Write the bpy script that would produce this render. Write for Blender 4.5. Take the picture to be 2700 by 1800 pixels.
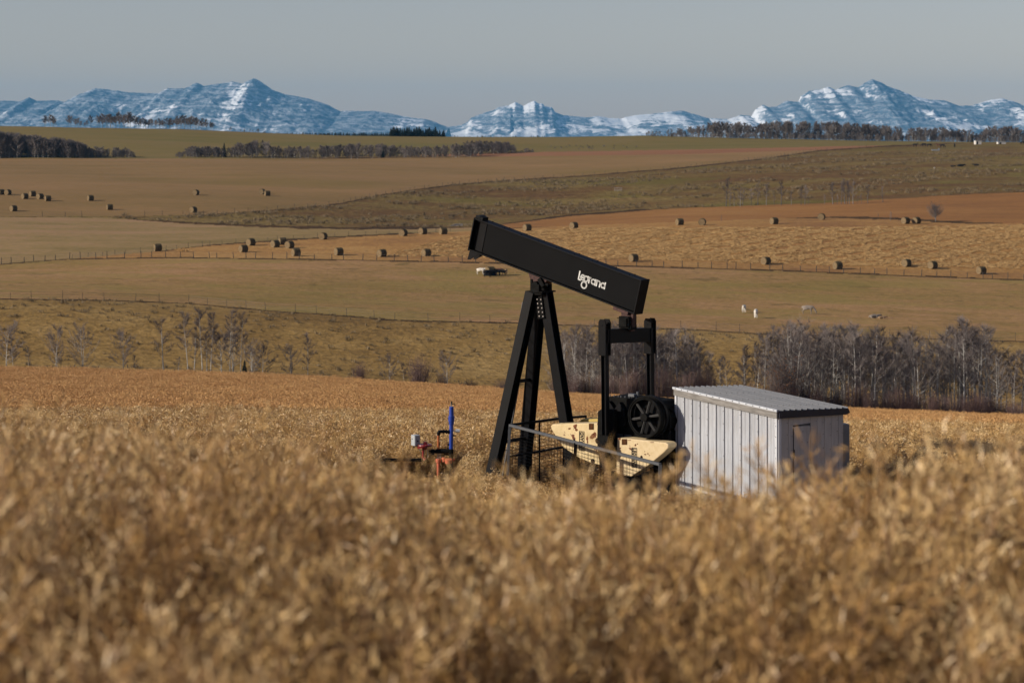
import bpy, bmesh, math, random
import numpy as np
from mathutils import Vector, Matrix, Euler

for o in list(bpy.data.objects):
    bpy.data.objects.remove(o)
SC = bpy.context.scene
COL = SC.collection
R = math.radians
F = 5400.0        # focal length in photo pixels (72 mm lens on a 36 mm sensor, 2700 px wide)
EYE = 8.0         # camera height
HZ = 370.0        # photo row of the horizon

# ---------------------------------------------------------------- camera
cam = bpy.data.cameras.new('camera')
camo = bpy.data.objects.new('camera', cam)
COL.objects.link(camo)
camo.location = (0, 0, EYE)
camo.rotation_euler = (R(90), 0, 0)
cam.sensor_width = 36
cam.lens = 72
cam.shift_y = -(900 - HZ) / 2700
cam.clip_start = 0.3
cam.clip_end = 60000
cam.dof.use_dof = True
cam.dof.focus_distance = 47.0
cam.dof.aperture_fstop = 3.0
SC.camera = camo

# ---------------------------------------------------------------- sky, sun, exposure
SUN_EL = R(23)
SUN_DIR = Vector((-0.95, -0.31, 0)).normalized()      # towards the sun, on the ground plane
world = bpy.data.worlds.new('World')
SC.world = world
world.use_nodes = True
nt = world.node_tree
nt.nodes.clear()
sky = nt.nodes.new('ShaderNodeTexSky')
sky.sky_type = 'NISHITA'
sky.sun_disc = False
sky.sun_elevation = SUN_EL
sky.sun_rotation = math.atan2(SUN_DIR.x, SUN_DIR.y)
sky.air_density = 1.0
sky.dust_density = 0.4
sky.ozone_density = 1.5
hsv = nt.nodes.new('ShaderNodeHueSaturation')
hsv.inputs['Saturation'].default_value = 0.9
bg = nt.nodes.new('ShaderNodeBackground')
bg.inputs['Strength'].default_value = 0.085
wo = nt.nodes.new('ShaderNodeOutputWorld')
nt.links.new(sky.outputs[0], hsv.inputs['Color'])
tint = nt.nodes.new('ShaderNodeMix'); tint.data_type = 'RGBA'; tint.blend_type = 'MULTIPLY'
tint.inputs[0].default_value = 1.0; tint.inputs[7].default_value = (1.13, 0.935, 0.955, 1)      # faint high cloud greys the blue
nt.links.new(hsv.outputs[0], tint.inputs[6])
nt.links.new(tint.outputs[2], bg.inputs['Color'])
nt.links.new(bg.outputs[0], wo.inputs['Surface'])

sun = bpy.data.lights.new('sun', 'SUN')
sun.energy = 5.0
sun.angle = R(0.5)
sun.color = (1.0, 0.90, 0.75)
suno = bpy.data.objects.new('sun', sun)
COL.objects.link(suno)
sd = Vector((SUN_DIR.x * math.cos(SUN_EL), SUN_DIR.y * math.cos(SUN_EL), math.sin(SUN_EL)))
suno.rotation_euler = (-sd).to_track_quat('-Z', 'Y').to_euler()
suno.location = (-30, 10, 40)

SC.view_settings.view_transform = 'Standard'
SC.view_settings.look = 'None'
SC.view_settings.gamma = 1
SC.view_settings.use_curve_mapping = False
SC.view_settings.exposure = 0.04
SC.render.engine = 'CYCLES'
SC.cycles.max_bounces = 6
SC.cycles.diffuse_bounces = 2
SC.cycles.glossy_bounces = 2
SC.cycles.transmission_bounces = 2
SC.cycles.volume_bounces = 0
SC.cycles.transparent_max_bounces = 8

rng = np.random.default_rng(7)
random.seed(7)

# ---------------------------------------------------------------- helpers: tags, meshes, materials
def tag(o, label=None, cat=None, group=None, kind=None):
    if label: o['label'] = label
    if cat: o['category'] = cat
    if group: o['group'] = group
    if kind: o['kind'] = kind
    return o

def empty(name, loc=(0, 0, 0), rz=0.0):
    o = bpy.data.objects.new(name, None)
    COL.objects.link(o)
    o.location = loc
    o.rotation_euler = (0, 0, rz)
    o.empty_display_size = 0.3
    return o

def link(name, me, mat=None, parent=None, loc=None, rz=None):
    o = bpy.data.objects.new(name, me)
    COL.objects.link(o)
    if parent is not None: o.parent = parent
    if loc is not None: o.location = loc
    if rz is not None: o.rotation_euler = (0, 0, rz)
    if mat is not None and len(me.materials) == 0:
        for m in (mat if isinstance(mat, (list, tuple)) else [mat]): me.materials.append(m)
    return o

def kids(o):
    return [c for c in bpy.data.objects if c.parent == o]

class MB:
    """collects vertices and faces of one mesh"""
    def __init__(s): s.v = []; s.f = []; s.mi = []; s.m = 0
    def add(s, vs, fs):
        n = len(s.v)
        s.v.extend([tuple(p) for p in vs])
        for f in fs: s.f.append(tuple(i + n for i in f)); s.mi.append(s.m)
    def box(s, c, d, rot=None, taper=1.0):
        x, y, z = d[0] / 2, d[1] / 2, d[2] / 2
        vs = []
        for sz in (-1, 1):
            t = taper if sz > 0 else 1.0
            for sx, sy in ((-1, -1), (1, -1), (1, 1), (-1, 1)):
                vs.append(Vector((sx * x * t, sy * y * t, sz * z)))
        if rot is not None:
            vs = [rot @ p for p in vs]
        vs = [p + Vector(c) for p in vs]
        s.add(vs, [(3, 2, 1, 0), (4, 5, 6, 7), (0, 1, 5, 4), (1, 2, 6, 5), (2, 3, 7, 6), (3, 0, 4, 7)])
        return s
    def frame(s, p0, p1, up=(0, 0, 1)):
        d = Vector(p1) - Vector(p0); L = d.length; d.normalize()
        u = Vector(up); u = u - d * u.dot(d)
        if u.length < 1e-5: u = Vector((1, 0, 0)) - d * d.x
        u.normalize(); w = d.cross(u)
        return d, u, w, L
    def bar(s, p0, p1, h, b, up=(0, 0, 1), off=(0, 0)):
        """a box from p0 to p1: h along up, b sideways"""
        d, u, w, L = s.frame(p0, p1, up)
        m = (Vector(p0) + Vector(p1)) / 2 + u * off[0] + w * off[1]
        rot = Matrix((d, w, u)).transposed()
        s.box(m, (L, b, h), rot)
        return s
    def ibeam(s, p0, p1, h, b, t=0.02, up=(0, 0, 1)):
        s.bar(p0, p1, t, b, up, (h / 2 - t / 2, 0))
        s.bar(p0, p1, t, b, up, (-h / 2 + t / 2, 0))
        s.bar(p0, p1, h - 2 * t + 0.002, t * 0.8, up)
        return s
    def tube(s, pts, rads, n=8, cap=True):
        pts = [Vector(p) for p in pts]
        if not isinstance(rads, (list, tuple)): rads = [rads] * len(pts)
        base = len(s.v); ref = None
        for i, p in enumerate(pts):
            a = pts[max(i - 1, 0)]; b = pts[min(i + 1, len(pts) - 1)]
            d = (b - a)
            if d.length < 1e-9: d = Vector((0, 0, 1))
            d.normalize()
            if ref is None or abs(ref.dot(d)) > 0.98:
                ref = Vector((1, 0, 0)) if abs(d.x) < 0.8 else Vector((0, 1, 0))
            u = (ref - d * ref.dot(d)).normalized(); ref = u; w = d.cross(u)
            for k in range(n):
                a_ = 2 * math.pi * k / n
                s.v.append(tuple(p + (u * math.cos(a_) + w * math.sin(a_)) * rads[i]))
        for i in range(len(pts) - 1):
            for k in range(n):
                a_ = base + i * n + k; b_ = base + i * n + (k + 1) % n
                s.f.append((a_, b_, b_ + n, a_ + n)); s.mi.append(s.m)
        if cap:
            s.f.append(tuple(base + k for k in reversed(range(n)))); s.mi.append(s.m)
            e = base + (len(pts) - 1) * n
            s.f.append(tuple(e + k for k in range(n))); s.mi.append(s.m)
        return s
    def cyl(s, p0, p1, r, n=16, r2=None):
        return s.tube([p0, p1], [r, r if r2 is None else r2], n)
    def prism(s, poly, y0, y1):
        """polygon in the x-z plane, extruded in y"""
        n = len(poly)
        vs = [(x, y0, z) for x, z in poly] + [(x, y1, z) for x, z in poly]
        fs = [tuple(range(n)), tuple(reversed(range(n, 2 * n)))]
        for i in range(n):
            j = (i + 1) % n
            fs.append((j, i, i + n, j + n))
        s.add(vs, fs)
        return s
    def mesh(s, name, smooth=False):
        me = bpy.data.meshes.new(name)
        me.from_pydata(s.v, [], s.f)
        if s.mi and max(s.mi) > 0: me.polygons.foreach_set('material_index', s.mi)
        if smooth: me.polygons.foreach_set('use_smooth', [True] * len(s.f))
        me.update()
        bm = bmesh.new(); bm.from_mesh(me); bmesh.ops.recalc_face_normals(bm, faces=bm.faces); bm.to_mesh(me); bm.free()
        return me
    def build(s, name, mat, parent=None, loc=None, rz=None, smooth=False, bevel=0.0):
        o = link(name, s.mesh(name, smooth), mat, parent, loc, rz)
        if bevel > 0:
            b = o.modifiers.new('bevel', 'BEVEL'); b.width = bevel; b.segments = 2; b.limit_method = 'ANGLE'
            b.angle_limit = R(40)
        return o

def raw_mesh(name, V, Fq, smooth=False):
    me = bpy.data.meshes.new(name)
    V = np.asarray(V, dtype=np.float32); Fq = np.asarray(Fq, dtype=np.int32)
    k = Fq.shape[1]
    me.vertices.add(len(V)); me.vertices.foreach_set('co', V.ravel())
    me.loops.add(Fq.size); me.loops.foreach_set('vertex_index', Fq.ravel())
    me.polygons.add(len(Fq))
    me.polygons.foreach_set('loop_start', np.arange(0, Fq.size, k, dtype=np.int32))
    me.polygons.foreach_set('loop_total', np.full(len(Fq), k, dtype=np.int32))
    if smooth: me.polygons.foreach_set('use_smooth', np.ones(len(Fq), dtype=bool))
    me.update(calc_edges=True)
    return me

class NT:
    """small node builder"""
    def __init__(s, name):
        s.mat = bpy.data.materials.new(name); s.mat.use_nodes = True
        s.t = s.mat.node_tree; s.n = s.t.nodes
        s.b = s.n['Principled BSDF']; s.out = s.n['Material Output']
        s.co = None
    def node(s, typ, **kw):
        n = s.n.new(typ)
        for k, v in kw.items():
            if k in n.inputs: n.inputs[k].default_value = v
            else: setattr(n, k, v)
        return n
    def l(s, a, b): s.t.links.new(a, b)
    def coord(s, kind='Object', scale=None):
        tc = s.node('ShaderNodeTexCoord')
        o = tc.outputs[kind]
        if scale is not None:
            mp = s.node('ShaderNodeMapping'); mp.inputs['Scale'].default_value = scale
            s.l(o, mp.inputs[0]); o = mp.outputs[0]
        return o
    def noise(s, co, scale, detail=4, rough=0.55, dist=0.0):
        n = s.node('ShaderNodeTexNoise'); s.l(co, n.inputs['Vector'])
        n.inputs['Scale'].default_value = scale; n.inputs['Detail'].default_value = detail
        n.inputs['Roughness'].default_value = rough; n.inputs['Distortion'].default_value = dist
        return n.outputs['Fac']
    def ramp(s, fac, stops, interp='LINEAR'):
        r = s.node('ShaderNodeValToRGB'); r.color_ramp.interpolation = interp
        e = r.color_ramp.elements
        while len(e) > 1: e.remove(e[-1])
        e[0].position = stops[0][0]; e[0].color = tuple(stops[0][1]) + (1,)
        for p, c in stops[1:]:
            x = e.new(p); x.color = tuple(c) + (1,)
        s.l(fac, r.inputs[0]); return r.outputs[0]
    def mix(s, fac, a, b, blend='MIX'):
        m = s.node('ShaderNodeMix', data_type='RGBA', blend_type=blend)
        for src, i in ((fac, 0), (a, 6), (b, 7)):
            if isinstance(src, (int, float)): m.inputs[i].default_value = src
            elif isinstance(src, (tuple, list)): m.inputs[i].default_value = tuple(src)[:3] + (1,)
            else: s.l(src, m.inputs[i])
        return m.outputs[2]
    def math(s, op, a, b=None, c=None):
        m = s.node('ShaderNodeMath', operation=op)
        for i, v in enumerate((a, b, c)):
            if v is None: continue
            if isinstance(v, (int, float)): m.inputs[i].default_value = v
            else: s.l(v, m.inputs[i])
        return m.outputs[0]
    def base(s, c):
        if isinstance(c, (tuple, list)): s.b.inputs['Base Color'].default_value = tuple(c)[:3] + (1,)
        else: s.l(c, s.b.inputs['Base Color'])
    def bump(s, h, strength=0.3, dist=0.02):
        b = s.node('ShaderNodeBump'); b.inputs['Strength'].default_value = strength
        b.inputs['Distance'].default_value = dist
        s.l(h, b.inputs['Height']); s.l(b.outputs[0], s.b.inputs['Normal'])
    def rough(s, v, spec=0.5, metal=0.0):
        s.b.inputs['Roughness'].default_value = v
        s.b.inputs['Specular IOR Level'].default_value = spec
        s.b.inputs['Metallic'].default_value = metal

def srgb(r, g, b):
    f = lambda c: (c / 255 / 12.92) if c / 255 <= 0.04045 else ((c / 255 + 0.055) / 1.055) ** 2.4
    return (f(r), f(g), f(b))

def simple(name, col, rough=0.6, spec=0.4, metal=0.0, var=0.25, scale=6.0, bump=0.0):
    t = NT(name); co = t.coord()
    n = t.noise(co, scale, 5, 0.6)
    lo = tuple(c * (1 - var) for c in col); hi = tuple(min(c * (1 + var), 0.95) for c in col)
    t.base(t.ramp(n, [(0.3, lo), (0.7, hi)]))
    t.rough(rough, spec, metal)
    if bump: t.bump(n, bump, 0.01)
    return t.mat

# ---------------------------------------------------------------- haze between the camera and the mountains
def make_haze():
    mb = MB(); mb.box((0, 12200, 270), (36000, 24800, 800))
    t = NT('haze_air'); t.n.remove(t.b)
    pv = t.node('ShaderNodeVolumePrincipled')
    pv.inputs['Color'].default_value = (0.16, 0.55, 1.0, 1)
    pv.inputs['Density'].default_value = 2.9e-5
    pv.inputs['Anisotropy'].default_value = 0.0
    t.l(pv.outputs[0], t.out.inputs['Volume'])
    o = mb.build('haze', t.mat)
    tag(o, 'thin blue haze filling the air out to the mountains', 'haze', kind='stuff')
make_haze()
# ================================================================ THE LAND
# heights are surveyed along sight lines: for each distance, how far below eye level the ground lies at seven bearings
BX = np.array([-1200.0, 0, 675, 1350, 2025, 2700, 3900])      # bearings (photo columns)
CROP_H = 0.85
rows = []     # distance, drop values (metres below the eye) at the seven bearings
def add_row(Y, ys, crop=0.0):
    ys = [ys[0]] + list(ys) + [ys[-1]]
    rows.append((Y, [((y - HZ) / F * Y) + crop for y in ys]))
def add_z(Y, z):
    rows.append((Y, [EYE - z] * 7))
for Y, z in ((-8, 6.0), (0, 5.98), (3.8, 5.95), (4.6, 5.88), (5.6, 5.86), (7, 5.68), (10, 4.95), (15, 3.62), (20, 2.5), (27, 1.25), (34, 0.35), (39, 0.08), (43, -0.1), (48.5, -0.25)):
    add_z(Y, z)
add_row(54, [1140, 1143, 1146, 1156, 1165], CROP_H)
add_row(60, [1118, 1120, 1124, 1140, 1150], CROP_H)
add_row(80, [1082, 1085, 1092, 1112, 1130], CROP_H)
add_row(110, [1042, 1050, 1070, 1098, 1118], CROP_H)
add_row(150, [1003, 1020, 1052, 1085, 1110], CROP_H)
add_row(200, [974, 990, 1030, 1070, 1098], CROP_H)
add_row(212, [990, 1006, 1048, 1092, 1120])
add_row(240, [986, 1000, 1030, 1058, 1072])
add_row(290, [788, 822, 850, 878, 905])
add_row(350, [742, 758, 785, 808, 830])
add_row(430, [697, 681, 693, 712, 737])
add_row(500, [615, 618, 610, 592, 592])
add_row(560, [568, 577, 590, 562, 548])
add_row(620, [508, 525, 560, 530, 507])
add_row(700, [468, 480, 502, 480, 470])
add_row(850, [433, 435, 445, 430, 412])
add_row(1000, [415, 416, 412, 402, 388])
add_row(1100, [375, 385, 392, 384, 381])
add_row(1250, [331, 350, 361, 364, 376])
for Y, z in ((1400, 3), (1800, -20), (2600, -45), (6000, -60), (24400, -60)):
    add_z(Y, z)
RY = np.array([r[0] for r in rows], float)
RD = np.array([r[1] for r in rows], float)

def pchip(x, xk, yk):
    """monotone cubic through the table; yk is (n, m)"""
    h = np.diff(xk)[:, None]; d = np.diff(yk, axis=0) / h
    m = np.zeros_like(yk)
    w1 = 2 * h[1:] + h[:-1]; w2 = h[1:] + 2 * h[:-1]
    ok = d[:-1] * d[1:] > 0
    with np.errstate(divide='ignore', invalid='ignore'):
        mm = (w1 + w2) / (w1 / d[:-1] + w2 / d[1:])
    m[1:-1] = np.where(ok, mm, 0); m[0] = d[0]; m[-1] = d[-1]
    i = np.clip(np.searchsorted(xk, x) - 1, 0, len(xk) - 2)
    t = ((x - xk[i]) / (xk[i + 1] - xk[i]))[:, None]; hh = (xk[i + 1] - xk[i])[:, None]
    return ((2 * t**3 - 3 * t**2 + 1) * yk[i] + (t**3 - 2 * t**2 + t) * hh * m[i]
            + (-2 * t**3 + 3 * t**2) * yk[i + 1] + (t**3 - t**2) * hh * m[i + 1])
GYk = np.concatenate([np.linspace(-8, 60, 700), np.geomspace(60.2, 24500, 2600)])
GT = pchip(GYk, RY, RD)
GX = np.linspace(-1200, 3900, 256)
GD = np.stack([np.interp(GX, BX, r) for r in GT])
kern = np.hanning(41); kern /= kern.sum()
GD = np.stack([np.convolve(np.pad(r, 20, mode='edge'), kern, 'valid') for r in GD])
# ridge outline, more detailed
RIDX = np.array([0, 200, 480, 700, 900, 1100, 1300, 1500, 1700, 1900, 2300, 2700])
RIDY = np.array([331, 337, 341, 351, 358, 360, 362, 361, 358, 363, 371, 376])
adj = (np.interp(GX, RIDX, RIDY) - np.interp(GX, BX, [331, 331, 350, 361, 364, 376, 376])) / F * 1250
wgt = np.exp(-((GYk - 1250) / 90.0) ** 2)
GD = GD + wgt[:, None] * adj[None, :]

def hills_noise(X, Y):
    s = (np.sin(X * 0.031 + Y * 0.013) + np.sin(X * 0.017 - Y * 0.027 + 1.7) + 0.6 * np.sin(X * 0.07 + 2.0 + Y * 0.041)
         + 0.4 * np.sin(X * 0.15 - Y * 0.11))
    return s * np.clip((Y - 60) / 200, 0, 1) * 0.16 * np.clip(Y / 500, 0.4, 1.5)
def small_noise(X, Y):
    return 0.05 * (np.sin(X * 1.3 + 0.7 * Y) + np.sin(X * 0.8 - 1.1 * Y + 2)) * np.clip((55 - Y) / 20, 0, 1)

def zt(X, Y):
    X = np.atleast_1d(np.asarray(X, float)); Y = np.atleast_1d(np.asarray(Y, float))
    Yc = np.clip(Y, -8, 24300)
    # the near brow of the slope lies a little further out on the left
    ye = np.where(Yc < 30, Yc - np.clip((-0.12 - X) / 1.1, 0, 1) * 1.35 * np.clip(Yc / 5, 0, 1) * np.clip((30 - Yc) / 15, 0, 1), Yc)
    u = np.where(Y > 1.0, 1350 + F * X / np.maximum(Yc, 1.0), 1350)
    u = np.clip(u, -1199, 3899)
    fi = np.interp(ye, GYk, np.arange(len(GYk))); i = np.clip(fi.astype(int), 0, len(GYk) - 2); a = fi - i
    fj = (u + 1200) / 5100 * 255; j = np.clip(fj.astype(int), 0, 254); b = fj - j
    d = (GD[i, j] * (1 - a) * (1 - b) + GD[i + 1, j] * a * (1 - b) + GD[i, j + 1] * (1 - a) * b + GD[i + 1, j + 1] * a * b)
    return EYE - d + hills_noise(X, Y) * np.clip((1300 - Y) / 300, 0, 1) + small_noise(X, Y)
def z1(X, Y): return float(zt(X, Y)[0])

_hy = np.concatenate([np.linspace(44, 200, 400), np.linspace(206, 1300, 2600)])
def hit(px, py, lo=206, hi=1300):
    """where the sight line through photo point (px, py) meets the land"""
    Ys = _hy[(_hy >= lo) & (_hy <= hi)]
    Xs = (px - 1350) / F * Ys
    yy = HZ + (EYE - zt(Xs, Ys)) * F / Ys
    k = np.argmax(yy <= py) if np.any(yy <= py) else len(Ys) - 1
    return float(Xs[k]), float(Ys[k]), float(z1(Xs[k], Ys[k]))

# ---- field boundaries, surveyed as lines (photo column, row) and turned into lines on the land
LN = {
 'ridge_field': ([-900, 0, 700, 1080, 1250, 1800, 2300, 2700, 3600], [420, 418, 418, 410, 404, 395, 384, 380, 380]),
 'hill_fence': ([-900, 0, 280, 540, 700, 800, 900, 1000, 1100, 1200, 1350, 1500, 1800, 2000, 2160, 2350, 2500, 2700, 3600],
                [570, 570, 571, 566, 556, 548, 537, 515, 500, 487, 475, 467, 443, 421, 398, 385, 379, 376, 376]),
 'hill_foot': ([-900, 0, 280, 500, 700, 900, 1250, 1350, 1500, 1700, 1800, 2200, 2500, 2700, 3600],
               [572, 572, 574, 588, 597, 602, 600, 588, 568, 553, 549, 534, 515, 507, 500]),
 'stubble_top': ([-900, 0, 60, 180, 400, 560, 800, 1000, 1200, 1250, 1450, 1800, 2000, 2200, 2350, 2550, 2700, 3600],
                 [720, 697, 692, 683, 664, 646, 630, 619, 611, 608, 597, 585, 577, 573, 576, 588, 590, 590]),
 'long_fence': ([-900, 0, 180, 460, 900, 1250, 1700, 2050, 2400, 2700, 3600],
                [740, 697, 683, 679, 685, 692, 703, 713, 727, 738, 760]),
 'low_fence': ([-900, 0, 300, 500, 700, 900, 1050, 1350, 1800, 2050, 2700, 3600],
               [780, 788, 792, 800, 819, 832, 845, 851, 868, 882, 900, 920]),
}
def ln(name, u): return np.interp(u, LN[name][0], LN[name][1])

def nz(X, Y, s, seed=0):
    """cheap smooth noise in -1..1 for ragged boundaries"""
    return (np.sin(X / s * 1.7 + seed) * np.cos(Y / s * 2.3 + seed * 1.3) + np.sin(X / s * 4.1 - Y / s * 3.3 + seed * 2) * 0.5) / 1.5

# regions: 0 crop soil, 1 rough hillside, 2 low pasture, 3 stubble field, 4 left pasture, 5 orange field, 6 hill pasture, 7 far brown field, 8 ridge pasture, 9 plain
def region(X, Y, Z):
    u = 1350 + F * X / np.maximum(Y, 1); v = HZ + (EYE - Z) * F / np.maximum(Y, 1)
    u0 = u + nz(X, Y, 9) * 1.5; vv = v + nz(X, Y, 6, 2) * 0.7
    r = np.full(X.shape, 8)
    r[vv > ln('ridge_field', u0)] = 7
    r[vv > ln('hill_fence', u0)] = 6
    below = vv > ln('hill_foot', u0)
    r[below & (u < 1245)] = 4
    r[below & (u >= 1245)] = 5
    r[vv > ln('stubble_top', u0)] = 3
    r[vv > ln('long_fence', u0)] = 2
    r[vv > ln('low_fence', u0)] = 1
    r[Y < 209] = 0
    r[Y > 1330] = 9
    return r, u, v

# ---- ground materials
def ground_mat(name, stops, scales=(0.012, 0.09, 0.6), streak=1.0, fine=(1.6, 0.35), bumps=(0.5, 0.3), rows_=None, patches=None, greens=None):
    t = NT(name); co = t.coord('Object', (1, streak, 1))
    a = t.noise(co, scales[0], 3, 0.6); b = t.noise(co, scales[1], 4, 0.6); c = t.noise(co, scales[2], 4, 0.65)
    f = t.math('ADD', t.math('MULTIPLY', a, 0.42), t.math('ADD', t.math('MULTIPLY', b, 0.33), t.math('MULTIPLY', c, 0.25)))
    col = t.ramp(f, stops)
    d = t.noise(co, fine[0], 3, 0.7)
    col = t.mix(fine[1], col, t.ramp(d, [(0.3, (0.35, 0.33, 0.28)), (0.62, (1.25, 1.22, 1.15))]), 'MULTIPLY')
    if patches:
        p = t.noise(t.coord('Object', (1, 0.75, 1)), patches[0], 5, 0.7, 0.6)
        m = t.ramp(p, [(patches[1], (0, 0, 0)), (patches[1] + 0.06, (1, 1, 1))])
        col = t.mix(t.math('MULTIPLY', m, patches[3]), col, patches[2])
    if greens:
        p = t.noise(t.coord('Object', (1, 1.6, 1)), greens[0], 4, 0.6)
        m = t.ramp(p, [(greens[1], (0, 0, 0)), (greens[1] + 0.12, (1, 1, 1))])
        col = t.mix(t.math('MULTIPLY', m, greens[3]), col, greens[2])
    if rows_:
        w = t.node('ShaderNodeTexWave'); mp = t.node('ShaderNodeMapping')
        mp.inputs['Rotation'].default_value = (0, 0, rows_[1]); mp.inputs['Scale'].default_value = (rows_[0],) * 3
        t.l(t.coord(), mp.inputs[0]); t.l(mp.outputs[0], w.inputs[0])
        w.inputs['Scale'].default_value = 1; w.inputs['Distortion'].default_value = 1.2; w.inputs['Detail Scale'].default_value = 0.5
        col = t.mix(rows_[2], col, t.ramp(w.outputs['Fac'], [(0.2, (0.5, 0.42, 0.38)), (0.6, (1.1, 1.1, 1.1))]), 'MULTIPLY')
    t.base(col); t.rough(0.95, 0.1)
    t.bump(t.math('ADD', d, c), bumps[0], bumps[1])
    return t.mat
S = srgb
GM = {
 0: ground_mat('crop_soil', [(0.35, S(98, 66, 40)), (0.65, S(150, 108, 66))], scales=(0.05, 0.5, 4), fine=(12, 0.5), bumps=(0.5, 0.05)),
 1: ground_mat('rough_grass', [(0.38, S(124, 98, 58)), (0.5, S(146, 118, 70)), (0.62, S(162, 134, 86))], scales=(0.03, 0.14, 0.7), streak=1.2, fine=(0.9, 0.5), bumps=(0.6, 0.4),
               patches=(0.55, 0.60, S(80, 64, 40), 0.3)),
 2: ground_mat('dry_pasture', [(0.38, S(138, 116, 66)), (0.5, S(156, 124, 80)), (0.62, S(172, 134, 96))], scales=(0.02, 0.1, 0.5), streak=1.6, fine=(0.7, 0.45), bumps=(0.5, 0.4),
               patches=(0.14, 0.58, S(104, 88, 50), 0.6), greens=(0.035, 0.5, S(140, 124, 66), 0.5)),
 3: ground_mat('stubble', [(0.38, S(146, 108, 70)), (0.5, S(168, 128, 78)), (0.62, S(184, 146, 92))], scales=(0.02, 0.1, 0.6), streak=1.5, fine=(0.8, 0.4), bumps=(0.6, 0.4), rows_=(0.42, R(58), 0.35)),
 4: ground_mat('left_pasture', [(0.38, S(126, 108, 66)), (0.5, S(148, 124, 84)), (0.62, S(164, 130, 98))], scales=(0.012, 0.05, 0.4), streak=2.0, fine=(0.6, 0.2), bumps=(0.3, 0.3)),
 5: ground_mat('orange_field', [(0.38, S(134, 94, 56)), (0.5, S(148, 105, 61)), (0.62, S(158, 117, 70))], scales=(0.01, 0.06, 0.4), streak=2.4, fine=(0.5, 0.25), bumps=(0.3, 0.3)),
 6: ground_mat('hill_grass', [(0.36, S(104, 76, 52)), (0.47, S(116, 90, 56)), (0.55, S(128, 110, 66)), (0.66, S(142, 114, 80))], scales=(0.012, 0.06, 0.3), streak=2.0, fine=(0.32, 0.55), bumps=(0.9, 1.2),
               patches=(0.1, 0.62, S(88, 68, 46), 0.55), greens=(0.012, 0.52, S(112, 106, 48), 0.55)),
 7: ground_mat('far_field', [(0.36, S(128, 105, 66)), (0.5, S(140, 112, 74)), (0.64, S(150, 118, 82))], scales=(0.004, 0.02, 0.15), streak=3.5, fine=(0.3, 0.15), bumps=(0.3, 0.4), greens=(0.006, 0.56, S(124, 104, 58), 0.6)),
 8: ground_mat('ridge_grass', [(0.38, S(128, 108, 68)), (0.5, S(122, 106, 62)), (0.62, S(108, 100, 54))], scales=(0.004, 0.02, 0.15), streak=3.5, fine=(0.3, 0.15), bumps=(0.3, 0.4)),
 9: ground_mat('plain_forest', [(0.4, S(40, 48, 40)), (0.6, S(70, 70, 50))], scales=(0.001, 0.004, 0.02), fine=(0.05, 0.2), bumps=(0.3, 3)),
 10: ground_mat('red_strip', [(0.4, S(138, 96, 68)), (0.6, S(150, 108, 78))], scales=(0.004, 0.03, 0.2), streak=3, fine=(0.3, 0.15), bumps=(0.3, 0.4)),
 11: ground_mat('weed_strip', [(0.4, S(70, 52, 34)), (0.6, S(104, 80, 52))], scales=(0.02, 0.2, 0.9), streak=1, fine=(0.9, 0.6), bumps=(1.0, 0.8)),
}
NAMES = {0: 'crop_ground', 1: 'rough_hillside', 2: 'pasture', 3: 'stubble_field', 4: 'grazing_field', 5: 'orange_field', 6: 'hill_pasture', 7: 'hay_field', 8: 'ridge_pasture', 9: 'far_plain'}
LAB = {0: 'bare brown soil under the ripe crop', 1: 'rough tussocky hillside above the bare trees', 2: 'dry olive pasture where the white cows graze', 3: 'tan stubble field with straw swaths and round bales',
       4: 'smooth greyish pasture left of the stubble field', 5: 'orange brown strip of field below the rough hill', 6: 'rough olive and rust coloured hill pasture', 7: 'broad brown hay field with scattered dark bales',
       8: 'green and tan pasture rolling up to the skyline', 9: 'low wooded country behind the skyline'}

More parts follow.
